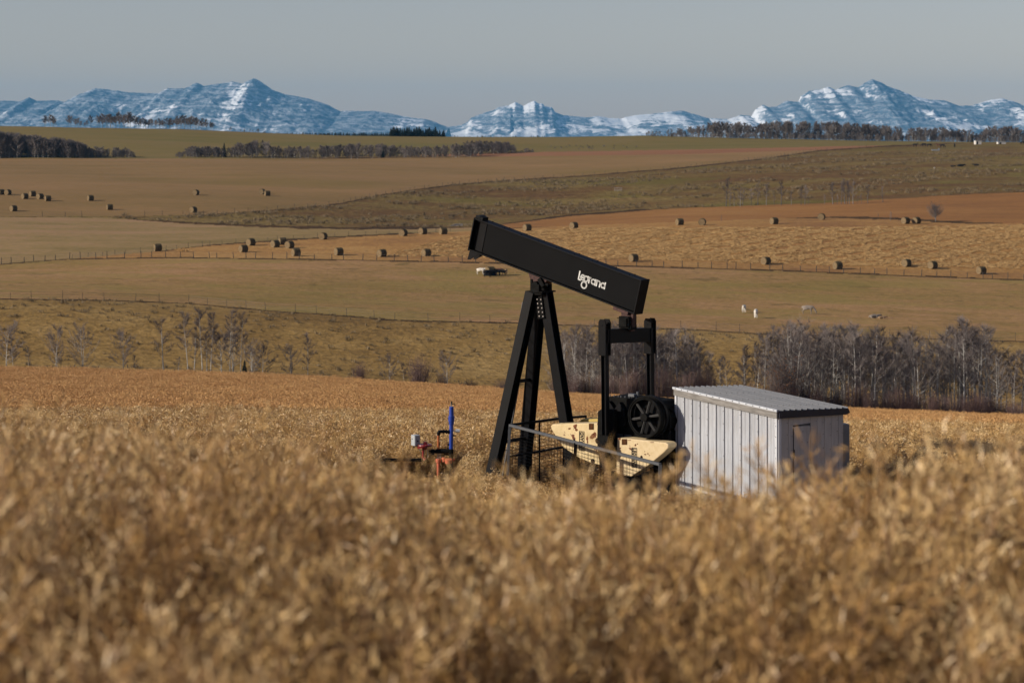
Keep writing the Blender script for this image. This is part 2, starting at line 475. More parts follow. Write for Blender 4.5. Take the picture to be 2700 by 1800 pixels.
def make_land():
    us = np.arange(-900, 3601, 4.0)
    Ys = np.concatenate([np.linspace(40, 60, 24), np.geomspace(61, 200, 60), np.linspace(202, 300, 120), np.linspace(301, 700, 210)[0:],
                         np.geomspace(702, 1330, 170), np.geomspace(1345, 24200, 26)])
    U, Yg = np.meshgrid(us, Ys); Xg = (U - 1350) / F * Yg
    Z = zt(Xg.ravel(), Yg.ravel()).reshape(Xg.shape)
    nr, nc = Xg.shape
    idx = np.arange(nr * nc).reshape(nr, nc)
    Q = np.stack([idx[:-1, :-1], idx[:-1, 1:], idx[1:, 1:], idx[1:, :-1]], -1).reshape(-1, 4)
    V = np.stack([Xg.ravel(), Yg.ravel(), Z.ravel()], -1)
    c = V[Q].mean(1)
    reg, u, v = region(c[:, 0], c[:, 1], c[:, 2])
    # material variants inside a region: the red strip and the dark weeds along the fences
    mi = reg.copy()
    red = (reg == 7) & (v < np.interp(u, [1080, 1300, 1800, 2100, 2400], [409, 413, 407, 397, 389])) & (u > 1090) & (v > ln('ridge_field', u))
    mi[red] = 10
    for name, w, u0, u1 in (('hill_fence', 2.0, 500, 2600), ('hill_foot', 3.5, 300, 1250), ('hill_foot', 3, 1250, 1800), ('stubble_top', 2.2, 400, 1200), ('stubble_top', 3.0, 1250, 1460),
                            ('stubble_top', 3.0, 2050, 2700), ('long_fence', 1.6, -900, 3600), ('low_fence', 1.8, -900, 3600)):
        b = ln(name, u)
        ww = w * (0.6 + 0.8 * np.abs(nz(c[:, 0], c[:, 1], 7, 5)))
        ww = ww * np.clip((u - u0) / 220, 0, 1) * np.clip((u1 - u) / 160, 0, 1)
        k = (np.abs(v - b) < ww) & (u > u0) & (u < u1) & (c[:, 1] > 230) & (reg > 0) & (reg < 9)
        mi[k] = 11
    # near ground, a plain sheet on both sides of the camera
    xn = np.linspace(-34, 34, 120); yn = np.linspace(-8, 40.0, 120)
    XN, YN = np.meshgrid(xn, yn); ZN = zt(XN.ravel(), YN.ravel())
    ii = np.arange(120 * 120).reshape(120, 120)
    QN = np.stack([ii[:-1, :-1], ii[:-1, 1:], ii[1:, 1:], ii[1:, :-1]], -1).reshape(-1, 4)
    VN = np.stack([XN.ravel(), YN.ravel(), ZN], -1)
    for k in range(10):
        sel = reg == k
        q = Q[sel]
        if not len(q): continue
        m = mi[sel]
        used, inv = np.unique(q, return_inverse=True)
        vv = V[used]; q = inv.reshape(-1, 4)
        if k == 0:
            q = np.concatenate([q, QN + len(vv)]); vv = np.concatenate([vv, VN]); m = np.concatenate([m, np.zeros(len(QN), int)])
        me = raw_mesh(NAMES[k], vv, q, True)
        ms = sorted(set(m.tolist())); lut = {a: i for i, a in enumerate(ms)}
        for a in ms: me.materials.append(GM[a])
        me.polygons.foreach_set('material_index', np.array([lut[a] for a in m.tolist()], dtype=np.int32))
        o = link(NAMES[k], me)
        tag(o, LAB[k], 'ground', kind='structure')
make_land()

# ---------------------------------------------------------------- mountains, twenty kilometres away
SIL = np.array([(-700, 300), (-500, 262), (-350, 280), (-200, 268), (-60, 262), (0, 266), (23, 265), (50, 268), (77, 256), (96, 266), (130, 265), (153, 265), (168, 269), (188, 258), (209, 249), (254, 232), (291, 237), (344, 244), (417, 246), (442, 233), (486, 233),
 (501, 227), (519, 217), (538, 227), (574, 221), (612, 215), (639, 221), (654, 213), (668, 207), (676, 209), (689, 216), (719, 237), (750, 249), (807, 258), (857, 274), (880, 284), (899, 295), (908, 292), (946, 292), (992, 293), (1042, 302),
 (1099, 312), (1122, 314), (1149, 322), (1179, 335), (1218, 329), (1233, 322), (1241, 312), (1260, 304), (1279, 297), (1302, 291), (1313, 283), (1340, 278), (1359, 268), (1380, 280), (1394, 271), (1409, 266), (1420, 274), (1430, 272), (1436, 280),
 (1455, 283), (1464, 295), (1485, 304), (1550, 310), (1577, 306), (1608, 312), (1639, 312), (1665, 305), (1723, 299), (1761, 295), (1799, 292), (1834, 302), (1869, 312), (1922, 314), (1953, 303), (1982, 306), (1991, 289), (2012, 276), (2026, 283),
 (2049, 281), (2072, 266), (2106, 269), (2111, 253), (2133, 240), (2164, 235), (2185, 228), (2202, 237), (2236, 225), (2263, 230), (2282, 217), (2299, 209), (2312, 214), (2324, 217), (2336, 226), (2374, 238), (2405, 253), (2447, 262), (2489, 264),
 (2527, 279), (2565, 278), (2592, 269), (2619, 261), (2642, 260), (2669, 266), (2700, 278), (2850, 300), (3000, 262), (3200, 250), (3400, 290)], float)

def fbm(X, Y, octs, rg, s0, gain=0.5, ridged=False):
    """value noise on a grid"""
    out = np.zeros_like(X); amp = 1; tot = 0; s = s0
    for _ in range(octs):
        g = rg.random((96, 96)) * 2 - 1
        x = X / s % 95; y = Y / s % 95
        i = np.floor(x).astype(int); j = np.floor(y).astype(int)
        a = x - i; b = y - j; a = a * a * (3 - 2 * a); b = b * b * (3 - 2 * b)
        i %= 95; j %= 95
        n = g[i, j] * (1 - a) * (1 - b) + g[i + 1, j] * a * (1 - b) + g[i, j + 1] * (1 - a) * b + g[i + 1, j + 1] * a * b
        if ridged: n = 1 - 2 * np.abs(n)
        out += n * amp; tot += amp; amp *= gain; s /= 2.03
    return out / tot

def mountain_material(name, thr, veil):
    t = NT(name)
    geo = t.node('ShaderNodeNewGeometry'); sp = t.node('ShaderNodeSeparateXYZ'); t.l(geo.outputs['Position'], sp.inputs[0])
    co = t.coord('Object')
    n1 = t.noise(co, 0.0022, 6, 0.6)
    # tilted beds of rock that hold snow on their ledges
    zz = t.math('ADD', sp.outputs['Z'], t.math('ADD', t.math('MULTIPLY', n1, 300), t.math('MULTIPLY', sp.outputs['X'], 0.03)))
    beds = t.math('SINE', t.math('MULTIPLY', zz, 0.11))
    beds2 = t.math('SINE', t.math('MULTIPLY', zz, 0.37))
    n2 = t.noise(t.coord('Object', (1, 1, 0.35)), 0.012, 5, 0.65)
    n3 = t.noise(t.coord('Object', (1, 0.4, 1.6)), 0.0016, 4, 0.6, 0.5)
    nm = t.node('ShaderNodeSeparateXYZ'); t.l(geo.outputs['Normal'], nm.inputs[0])
    amt = t.ramp(n3, [(0.35, (0.2, 0.2, 0.2)), (0.65, (1, 1, 1))])
    fine = t.math('ADD', t.math('MULTIPLY', beds, 0.05), t.math('MULTIPLY', beds2, 0.035))
    s_ = t.math('ADD', t.math('MULTIPLY', nm.outputs['X'], -0.10), t.math('ADD', t.math('MULTIPLY', n2, 0.22), t.math('MULTIPLY', n3, 0.95)))  # left-facing slopes painted whiter, as if sunlit
    s_ = t.math('ADD', s_, t.math('MULTIPLY', amt, fine))
    m = t.ramp(s_, [(thr, (0, 0, 0)), (thr + 0.07, (1, 1, 1))])
    faint = t.ramp(t.math('ADD', t.math('MULTIPLY', t.math('ADD', beds, beds2), 0.10), t.math('ADD', t.math('MULTIPLY', n2, 0.6), t.math('MULTIPLY', n3, 0.4))), [(0.42, (0, 0, 0)), (0.66, (1, 1, 1))])
    m = t.math('MAXIMUM', t.math('MULTIPLY', m, 0.95), t.math('MULTIPLY', faint, veil))
    # the lower third carries forest and no snow
    low = t.ramp(t.math('DIVIDE', t.math('ADD', sp.outputs['Z'], t.math('MULTIPLY', n1, 120)), 260), [(0.3, (0, 0, 0)), (0.6, (1, 1, 1))])
    rock = t.ramp(n2, [(0.35, (0.07, 0.10, 0.14)), (0.65, (0.12, 0.155, 0.20))])  # blue in the rock colour stands in for part of the haze
    col = t.mix(t.math('MULTIPLY', m, t.math('ADD', t.math('MULTIPLY', low, 0.55), 0.45)), rock, (0.82, 0.84, 0.88))
    t.base(col); t.rough(0.9, 0.1)
    t.bump(t.math('ADD', t.math('MULTIPLY', beds, 0.3), n2), 0.6, 12)
    return t.mat
MM = mountain_material('snowy_rock', 0.655, 0.42)
MM2 = mountain_material('snowier_rock', 0.55, 0.55)
MM3 = mountain_material('snowy_rock_east', 0.60, 0.36)

def make_mountain(name, label, u0, u1, D, seed, mat, push=0.0, scale=1.0):
    rg = np.random.default_rng(seed)
    us = np.arange(u0, u1 + 1, 3.0)
    vs = np.linspace(0, 1, 110)                       # 0 crest, 1 foot (towards us)
    U, Vv = np.meshgrid(us, vs)
    Y = D - Vv * 2600; X = (U - 1350) / F * D         # ranges run straight across
    crest = (HZ - np.interp(us, SIL[:, 0], SIL[:, 1]) - push) / F * D * scale
    jag = fbm(us * 3.0, us * 0 + 5, 5, rg, 60.0, 0.6, True) * 6
    crest = np.maximum(crest + jag - 3, 40)[None, :]
    rid = fbm(X, Y * 0.55, 6, rg, 620.0, 0.56, True)
    rid2 = fbm(X, Y, 5, rg, 240.0, 0.55, True)
    prof = (1 - Vv) ** 0.92
    Z = -60 + (crest + 60) * prof
    env = np.sin(np.pi * np.clip(Vv * 1.02, 0, 1)) ** 0.7
    Z = Z + env * (rid * 95 + rid2 * 34 - 24) * np.clip(crest / 450, 0.35, 1.1)
    step = 24 + 8 * rid
    Z = Z + env * np.sin(Z / step * 2 * np.pi) * 1.2
    Y = Y + rid * 160 * env
    lim = EYE + (crest) * (1.0 - 0.10 * Vv) * (Y / D)
    Z = np.minimum(Z, np.where(Vv > 0, lim, Z)); Z[0, :] = EYE + crest[0]
    # back side
    Yb = np.full((2, len(us)), D); Yb[0] += 1500; Yb[1] += 300
    Zb = np.stack([np.full(len(us), -60.0), EYE + crest[0] * 0.7])
    Xb = np.stack([X[0], X[0]])
    Xa = np.vstack([Xb, X]); Ya = np.vstack([Yb, Y]); Za = np.vstack([Zb, Z])
    nr, nc = Xa.shape; idx = np.arange(nr * nc).reshape(nr, nc)
    Q = np.stack([idx[:-1, :-1], idx[1:, :-1], idx[1:, 1:], idx[:-1, 1:]], -1).reshape(-1, 4)
    me = raw_mesh(name, np.stack([Xa.ravel(), Ya.ravel(), Za.ravel()], -1), Q, False)
    o = link(name, me, mat)
    tag(o, label, 'mountain', kind='structure')
make_mountain('mountain', 'long blue snow dusted range with a rounded double summit on the left', -700, 1185, 20000, 11, MM)
make_mountain('mountain', 'white stepped peaks in the middle of the skyline', 1176, 1880, 22500, 23, MM2)
make_mountain('mountain', 'broad dark blue massif with a pointed top on the right', 1870, 3400, 20500, 37, MM3)

# ---------------------------------------------------------------- fences
M_post = simple('weathered_wood', (0.07, 0.06, 0.05), 0.85, 0.2)
M_wire = simple('wire_steel', (0.12, 0.11, 0.11), 0.6, 0.4)
def fence(line, u0, u1, spacing, label, h=1.35, r=0.085, gap=None, lean=0.06, dy=0.0, name='wire_fence', lo=230, hi=1300, px=None):
    pts = []; u = u0
    prev = None
    while u <= u1:
        x, y, z = hit(u, float(ln(line, u)) + dy if line else float(np.interp(u, px[0], px[1])), lo, hi)
        pts.append((x, y)); u += 3.0
    pts = np.array(pts); d = np.r_[0, np.cumsum(np.hypot(*np.diff(pts, axis=0).T))]
    n = int(d[-1] / spacing)
    root = empty(name, (pts[0][0], pts[0][1], z1(*pts[0])))
    tag(root, label, 'fence')
    meshes = []
    for k in range(3):
        mb = MB(); l = (k - 1) * lean
        mb.tube([(0, 0, -0.25), (l * 0.5 * h, 0, h * 0.5), (l * h, 0, h)], [r, r * 0.95, r * 0.85], 6)
        meshes.append(mb.mesh('post')); meshes[-1].materials.append(M_post)
    rr = random.Random(int(u0 * 3 + u1)); tops = []
    for i in range(min(n, 290)):
        s = i * spacing + rr.uniform(-0.2, 0.2) * spacing
        x = float(np.interp(s, d, pts[:, 0])); y = float(np.interp(s, d, pts[:, 1])); z = z1(x, y)
        o = link('post', rr.choice(meshes), None, root, (x - root.location.x, y - root.location.y, z - root.location.z))
        sc = rr.uniform(0.8, 1.15); o.scale = (1, 1, sc)
        tops.append((x - root.location.x, y - root.location.y, z - root.location.z))
    mb = MB()
    for f_ in (0.35, 0.65, 0.95):
        mb.tube([(p[0], p[1] - r, p[2] + h * f_ * 0.93) for p in tops], 0.012, 3)
    mb.build('wire', M_wire, root)
    return root
fence('long_fence', -60, 2800, 3.3, 'long wire fence with dark wooden posts along the near edge of the stubble field')
fence('stubble_top', 190, 1245, 4.2, 'wire fence with thin posts curving up the far edge of the stubble field', 1.1, 0.045)
fence('hill_fence', 380, 2330, 6.0, 'long wire fence climbing the crest of the hill pasture', 1.3, 0.06)
fence('hill_fence', 100, 330, 7.0, 'short run of old posts at the left foot of the hill pasture', 1.5, 0.07, dy=2)
fence('low_fence', -60, 1500, 4.6, 'wire fence with slender pale posts between the pasture and the rough hillside', 1.2, 0.035)
fence('low_fence', 1560, 2800, 4.6, 'wire fence below the pasture behind the dense bare grove', 1.2, 0.035)
fence(None, 60, 1380, 4.5, 'broken old fence at the back of the crop field among the bare trees', 1.2, 0.05, px=([0, 350, 600, 800, 1000, 1380], [985, 995, 1003, 1014, 1026, 1046]), lo=209, hi=240, lean=0.2)
fence(None, 2370, 2700, 8.0, 'thin fence behind the dark horses on the right', 1.3, 0.05, px=([2350, 2500, 2700], [400, 396, 392]), lo=800)
fence(None, 2480, 2700, 7.0, 'short pale fence running down beside the lying cattle', 1.5, 0.06, px=([2480, 2560, 2620, 2700], [432, 422, 410, 398]), lo=600)
# ================================================================ VEGETATION
def leaf_mat(name, cols, trans=0.25, rough=0.75, spec=0.25):
    t = NT(name)
    oi = t.node('ShaderNodeObjectInfo'); n = t.noise(t.coord(), 1.7, 3, 0.7)
    f = t.math('ADD', t.math('MULTIPLY', oi.outputs['Random'], 0.55), t.math('MULTIPLY', n, 0.55))
    k = len(cols)
    t.base(t.ramp(f, [(0.12 + 0.76 * i / (k - 1), c) for i, c in enumerate(cols)])); t.rough(rough, spec)
    if trans:
        tr = t.node('ShaderNodeBsdfTranslucent'); mx = t.node('ShaderNodeMixShader'); mx.inputs[0].default_value = trans
        t.l(t.ramp(f, [(0.2, cols[0]), (0.8, cols[-1])]), tr.inputs[0])
        t.l(t.b.outputs[0], mx.inputs[1]); t.l(tr.outputs[0], mx.inputs[2]); t.l(mx.outputs[0], t.out.inputs[0])
    return t.mat
M_pod = leaf_mat('ripe_pods', [(0.26, 0.125, 0.038), (0.44, 0.25, 0.085), (0.62, 0.40, 0.155), (0.90, 0.70, 0.40)], 0.12, 0.42, 0.6)
M_stem = leaf_mat('ripe_stems', [(0.20, 0.11, 0.05), (0.34, 0.21, 0.11)], 0.0)
M_podfar = leaf_mat('ripe_pods_distant', [(0.44, 0.22, 0.078), (0.55, 0.30, 0.11), (0.68, 0.41, 0.165)], 0.12, 0.6, 0.4)
M_bark = None
t = NT('aspen_bark'); n = t.noise(t.coord('Object', (1, 1, 0.35)), 3.0, 4, 0.7); oi = t.node('ShaderNodeObjectInfo')
c = t.ramp(n, [(0.36, (0.06, 0.055, 0.05)), (0.46, (0.42, 0.40, 0.37)), (0.7, (0.66, 0.64, 0.60))])
t.base(t.mix(t.math('MULTIPLY', oi.outputs['Random'], 0.45), c, (0.17, 0.15, 0.14))); t.rough(0.85, 0.2); M_bark = t.mat
M_deadbark = leaf_mat('dead_bark', [(0.05, 0.042, 0.04), (0.12, 0.105, 0.10), (0.30, 0.28, 0.26)], 0.0)
M_twig = leaf_mat('bare_twigs', [(0.078, 0.06, 0.055), (0.135, 0.108, 0.10), (0.21, 0.178, 0.165)], 0.0)
M_twigfar = leaf_mat('bare_twigs_far', [(0.105, 0.085, 0.08), (0.165, 0.14, 0.13)], 0.0)
M_shrub = leaf_mat('red_brown_twigs', [(0.055, 0.035, 0.035), (0.10, 0.06, 0.055), (0.14, 0.09, 0.08)], 0.0)
M_rust = leaf_mat('rusty_leaves', [(0.16, 0.06, 0.02), (0.28, 0.12, 0.04)], 0.2)
M_spruce = leaf_mat('spruce_needles', [(0.008, 0.014, 0.010), (0.02, 0.03, 0.02)], 0.0)
M_straw = leaf_mat('straw_swath', [(0.30, 0.165, 0.06), (0.48, 0.30, 0.125), (0.66, 0.45, 0.21)], 0.0, 0.85)

class Soup:
    """quads / tris thrown together fast (numpy)"""
    def __init__(s): s.V = []; s.F = []; s.M = []; s.n = 0
    def ribbon_tube(s, pts, rads, n=3, m=0):
        mb = MB(); mb.tube(pts, rads, n, False); s.V += mb.v; s.F += [tuple(i + s.n for i in f) for f in mb.f]; s.M += [m] * len(mb.f); s.n += len(mb.v)
    def spindle(s, p, d, L, r, m=0):
        """a pod: pointed at both ends, three sided"""
        d = Vector(d).normalized(); u = d.orthogonal().normalized(); w = d.cross(u)
        a = random.random() * 6.28
        c = Vector(p) + d * L * 0.45
        ring = [c + (u * math.cos(a + k * 2.094) + w * math.sin(a + k * 2.094)) * r for k in range(3)]
        s.V += [tuple(p), tuple(Vector(p) + d * L)] + [tuple(q) for q in ring]
        b = s.n
        for k in range(3):
            k2 = (k + 1) % 3
            s.F += [(b, b + 2 + k2, b + 2 + k), (b + 1, b + 2 + k, b + 2 + k2)]; s.M += [m, m]
        s.n += 5
    def mesh(s, name, mats, smooth=False):
        me = bpy.data.meshes.new(name); me.from_pydata(s.V, [], s.F); me.polygons.foreach_set('material_index', s.M)
        for m in mats: me.materials.append(m)
        me.update(); return me

def crop_plant(seed, h, pods, r_pod, L_pod, branches, droop=0.0):
    random.seed(seed); S_ = Soup()
    lean = Vector((random.uniform(-.14, .14), random.uniform(-.14, .14), 0))
    top = Vector((0, 0, h)) + lean * h
    mid = top * 0.5 + Vector((random.uniform(-.03, .03), random.uniform(-.03, .03), 0))
    S_.ribbon_tube([(0, 0, -0.05), mid, top], [0.006, 0.0045, 0.002], 3, 1)
    stems = [(top * 0.62, top)]
    for b in range(branches):
        f = random.uniform(0.30, 0.82); p = mid.lerp(top, (f - 0.5) * 2) if f > 0.5 else Vector((0, 0, 0)).lerp(mid, f * 2)
        a = random.uniform(0, 6.28); L = random.uniform(0.2, 0.42) * h * (1.15 - f * 0.4)
        q = p + Vector((math.cos(a) * L * 0.62, math.sin(a) * L * 0.62, L * random.uniform(0.45, 0.95)))
        q.z = min(q.z, h * 1.02)
        S_.ribbon_tube([p, (p + q) / 2 + Vector((0, 0, -0.02)), q], [0.0035, 0.0028, 0.0015], 3, 1)
        stems.append((p.lerp(q, 0.25), q))
    for k in range(pods):
        a_, b_ = random.choice(stems); t_ = random.random(); p = a_.lerp(b_, t_)
        d = (b_ - a_).normalized(); ang = random.uniform(0, 6.28)
        o = d.orthogonal().normalized(); o2 = d.cross(o); side = o * math.cos(ang) + o2 * math.sin(ang)
        dd = (d * random.uniform(0.1, 0.9) + side * random.uniform(0.45, 0.9) + Vector((0, 0, random.uniform(-0.1, 0.7)))).normalized()
        ped = p + dd * 0.012
        S_.spindle(ped, dd, L_pod * random.uniform(0.7, 1.25), r_pod * random.uniform(0.8, 1.25), 0)
    return S_.mesh('crop_plant', [M_pod, M_stem])

def crop_patch(seed, size, n, h, L_pod, r_pod, pods, mat):
    """a square metre or so of simplified plants for the distance"""
    random.seed(seed); S_ = Soup()
    for _ in range(n):
        x, y = random.uniform(-size / 2, size / 2), random.uniform(-size / 2, size / 2); hh = h * random.uniform(0.75, 1.12)
        lx, ly = random.uniform(-.1, .1), random.uniform(-.1, .1)
        S_.ribbon_tube([(x, y, 0), (x + lx, y + ly, hh)], [0.008, 0.003], 3, 1)
        for k in range(pods):
            t_ = 1 - abs(random.gauss(0, 0.28)); t_ = max(0.2, t_)
            p = Vector((x + lx * t_ + random.gauss(0, 0.07), y + ly * t_ + random.gauss(0, 0.07), hh * min(t_, 1)))
            d = Vector((random.uniform(-1, 1), random.uniform(-1, 1), random.uniform(-0.2, 1)))
            S_.spindle(p, d, L_pod * random.uniform(0.7, 1.3), r_pod, 0)
    return S_.mesh('crop_patch', [mat, M_stem])

def source_collection(name, meshes):
    c = bpy.data.collections.new(name)
    for i, m in enumerate(meshes):
        o = bpy.data.objects.new('%s_source' % name, m); c.objects.link(o)
    return c

def scatter(name, label, cat, pts, rotz, scl, coll, tilt=0.0, seed=1):
    """one object: points carrying instances of the meshes in coll"""
    pts = np.asarray(pts, np.float32); n = len(pts)
    me = bpy.data.meshes.new(name); me.vertices.add(n); me.vertices.foreach_set('co', pts.ravel()); me.update()
    rg = np.random.default_rng(seed)
    rot = np.stack([rg.normal(0, tilt, n), rg.normal(0, tilt, n), rotz], -1).astype(np.float32)
    a = me.attributes.new('rot', 'FLOAT_VECTOR', 'POINT'); a.data.foreach_set('vector', rot.ravel())
    scl = np.asarray(scl, np.float32)
    if scl.ndim == 1: scl = np.stack([scl, scl, scl], -1)
    a = me.attributes.new('scl', 'FLOAT_VECTOR', 'POINT'); a.data.foreach_set('vector', scl.ravel())
    k = len(coll.objects)
    a = me.attributes.new('pick', 'INT', 'POINT'); a.data.foreach_set('value', rg.integers(0, k, n).astype(np.int32))
    o = link(name, me); tag(o, label, cat, kind='stuff')
    ng = bpy.data.node_groups.new(name, 'GeometryNodeTree')
    ng.interface.new_socket('Geometry', in_out='INPUT', socket_type='NodeSocketGeometry')
    ng.interface.new_socket('Geometry', in_out='OUTPUT', socket_type='NodeSocketGeometry')
    N = ng.nodes; gi = N.new('NodeGroupInput'); go = N.new('NodeGroupOutput')
    mp = N.new('GeometryNodeMeshToPoints'); ip = N.new('GeometryNodeInstanceOnPoints'); ci = N.new('GeometryNodeCollectionInfo')
    ci.inputs['Collection'].default_value = coll; ci.inputs['Separate Children'].default_value = True; ci.inputs['Reset Children'].default_value = True
    def attr(nm, typ):
        x = N.new('GeometryNodeInputNamedAttribute'); x.data_type = typ; x.inputs['Name'].default_value = nm; return x.outputs['Attribute']
    e2r = N.new('FunctionNodeEulerToRotation')
    L = ng.links.new
    L(gi.outputs[0], mp.inputs['Mesh']); L(mp.outputs[0], ip.inputs['Points']); L(ci.outputs[0], ip.inputs['Instance'])
    ip.inputs['Pick Instance'].default_value = True
    L(attr('pick', 'INT'), ip.inputs['Instance Index']); L(attr('rot', 'FLOAT_VECTOR'), e2r.inputs[0]); L(e2r.outputs[0], ip.inputs['Rotation'])
    L(attr('scl', 'FLOAT_VECTOR'), ip.inputs['Scale']); L(ip.outputs[0], go.inputs[0])
    md = o.modifiers.new('scatter', 'NODES'); md.node_group = ng
    return o

near = source_collection('near_crop', [crop_plant(100 + i, 1.15, 270, 0.0028, 0.056, 12) for i in range(6)])
midc = source_collection('mid_crop', [crop_patch(200 + i, 0.55, 11, CROP_H, 0.085, 0.0065, 42, M_pod) for i in range(6)])
farc = source_collection('far_crop', [crop_patch(300 + i, 1.5, 60, CROP_H, 0.11, 0.010, 20, M_podfar) for i in range(5)])

def wedge(n, y0, y1, m, p=1.0):
    """random points in the strip of land ahead, width growing with distance"""
    y = rng.random(n) ** p * (y1 - y0) + y0
    # area-uniform: density independent of distance
    w = 0.27 * y + m
    keep = rng.random(n) < w / (0.27 * y1 + m)
    y = y[keep]; x = (rng.random(len(y)) * 2 - 1) * (0.27 * y + m)
    return x, y
def in_unit(x, y, grow=0.0):
    """ground kept clear round the pumping unit, the shed, the well and the bare strip right of the shed"""
    dx, dy = x - OX, y - OY; u = CA * dx - SA * dy; w = SA * dx + CA * dy
    a = (u > -1.5 - grow) & (u < 4.6) & (np.abs(w) < 1.05 + grow)
    cx, cy = SX * 0.93, SY * 0.93; c_, s_ = math.cos(R(25)), math.sin(R(25))
    sx = c_ * (x - cx) + s_ * (y - cy); sy = -s_ * (x - cx) + c_ * (y - cy)
    b = (sx > -0.35) & (sx < 2.3) & (sy > -0.4) & (sy < 4.7)
    strip = (x > 5.6) & (y > 42.3) & (y < 44.9 + 0.25 * np.sin(x * 2.1) + 0.15 * np.sin(x * 5.3)) & (x < 13)
    well = (x > -3.3) & (x < -1.05) & (y > 46.3) & (y < 49.1)
    return a | b | strip | well
CA, SA = math.cos(R(40)), math.sin(R(40)); OX, OY = 0.653, 47.0; SX, SY = 5.72, 44.0

def field(name, label, n, y0, y1, m, coll, s0, s1, tilt, seed, avoid=True, wave=0.0):
    x, y = wedge(n, y0, y1, m)
    if avoid:
        k = ~in_unit(x, y); x, y = x[k], y[k]
    k = (y > 5.0) | (rng.random(len(x)) < 0.55); x, y = x[k], y[k]      # nearest plants thinned so the dark inside of the stand shows
    z = zt(x, y) - 0.02
    s = rng.uniform(s0, s1, len(x))
    s *= np.where(y < 4.9, 0.88, 1.0)      # nearest plants shortened as well, to darken the lower edge of the view
    if wave:   # the stand is taller and shorter in drifts
        dx, dy = x - OX, y - OY; s *= np.where((CA * dx - SA * dy > -2.2) & (CA * dx - SA * dy < 6.5) & (SA * dx + CA * dy > -4.2) & (SA * dx + CA * dy < 2.0), 0.72, 1.0)      # trampled round the unit
        s *= 1 + wave * (nz(x, y, 2.6, 3) * 0.6 + nz(x, y, 7.0, 1) * 0.5)
    return scatter(name, label, 'crop', np.stack([x, y, z], -1), rng.uniform(0, 6.28, len(x)), s, coll, tilt, seed)
field('near_crop', 'blurred ripe canola pods filling the foreground', 4000, 3.35, 13.0, 1.6, near, 0.80, 1.10, 0.10, 3, False, 0.10)
x = np.array([0.44, 0.50, 0.86, 0.93, 1.02, 0.78, 1.10, 0.28, 1.55, -0.62, -0.95, -0.75]); y = np.array([6.2, 6.4, 6.1, 6.3, 6.0, 6.4, 6.5, 6.0, 6.4, 6.3, 6.2, 6.5])
scatter('tall_stems', 'taller blurred canola stems rising in front of the shed', 'crop', np.stack([x, y, zt(x, y)], -1), rng.uniform(0, 6.28, 12), np.array([1.07, 1.02, 1.10, 1.06, 1.05, 1.0, 1.0, 1.03, 1.03, 1.05, 1.06, 1.03]), near, 0.08, 9)
field('slope_crop', 'ripe canola on the slope dropping to the well site', 16000, 13.0, 37.0, 1.5, near, 0.65, 0.95, 0.12, 4, False, 0.1)
field('middle_crop', 'dry canola around the pumpjack and shed', 30000, 37.0, 82.0, 2.5, midc, 0.85, 1.15, 0.10, 5, True, 0.13)
field('far_crop', 'orange brown canola beyond the pumpjack up to the bare trees', 26000, 80.0, 206.0, 8.0, farc, 0.85, 1.12, 0.05, 6, False, 0.12)

# ---------------------------------------------------------------- bare trees
def bare_tree(seed, h, spread, n_limb, n_twig, tw_r, trunk_r, fork=0, start=0.35, tw_len=0.9, fullness=1.0):
    """returns (trunk mesh, crown mesh)"""
    random.seed(seed)
    T = MB(); C = Soup()
    n_st = 1 + fork; limbs = []
    for s_ in range(n_st):
        a = random.uniform(0, 6.28); out = 0.0 if n_st == 1 else random.uniform(0.04, 0.12)
        pts = []; p = Vector((0, 0, -0.3)); hh = h * (1 if s_ == 0 else random.uniform(0.75, 0.95))
        dr = Vector((math.cos(a) * out + random.uniform(-.03, .03), math.sin(a) * out + random.uniform(-.03, .03), 1))
        for k in range(9):
            pts.append(p.copy()); p = p + dr * (hh + 0.3) / 8; dr += Vector((random.uniform(-.035, .035), random.uniform(-.035, .035), 0))
        rr_ = [trunk_r * (1 - 0.9 * k / 8) * (1 if s_ == 0 else 0.75) for k in range(9)]
        T.tube(pts, rr_, 6)
        def at(f):
            q = f * 8; i = min(int(q), 7); return pts[i].lerp(pts[i + 1], q - i)
        for b in range(n_limb):
            f = start + (1 - start) * (b + random.random()) / n_limb
            p0 = at(min(f, 0.985)); a_ = random.uniform(0, 6.28)
            ln_ = spread * (1.15 - 0.75 * max(0, (f - 0.45)) / 0.55) * random.uniform(0.6, 1.1) * (0.6 + 0.8 * min(1, (f - start + 0.15) * 3))
            up = random.uniform(0.5, 1.3)
            p1 = p0 + Vector((math.cos(a_), math.sin(a_), up * 0.55)) * ln_ * 0.5
            p2 = p1 + Vector((math.cos(a_ + random.uniform(-.5, .5)), math.sin(a_ + random.uniform(-.5, .5)), up * 1.3)) * ln_ * 0.5
            r0 = max(trunk_r * 0.3 * (1.1 - f), tw_r * 1.3)
            T.tube([p0, p1, p2], [r0, r0 * 0.6, r0 * 0.25], 4, False); limbs.append((p0, p1, p2))
        limbs.append((at(0.8), at(0.9), at(1.0)))
    for k in range(n_twig):
        a_, b_, c_ = random.choice(limbs); t_ = random.uniform(0.25, 1.0)
        p = a_.lerp(b_, t_ * 2) if t_ < 0.5 else b_.lerp(c_, (t_ - 0.5) * 2)
        d = Vector((random.gauss(0, 1), random.gauss(0, 1), abs(random.gauss(0.7, 0.7)))).normalized() + (c_ - a_).normalized() * 0.6
        L = random.uniform(0.4, 1.0) * tw_len; q = p + d.normalized() * L * 0.55; e = q + (d.normalized() + Vector((random.uniform(-.4, .4), random.uniform(-.4, .4), 0.35))).normalized() * L * 0.45
        C.ribbon_tube([p, q, e], [tw_r, tw_r * 0.75, tw_r * 0.3], 3, 0)
    tm = T.mesh('trunk'); tm.materials.append(M_bark)
    return tm, C
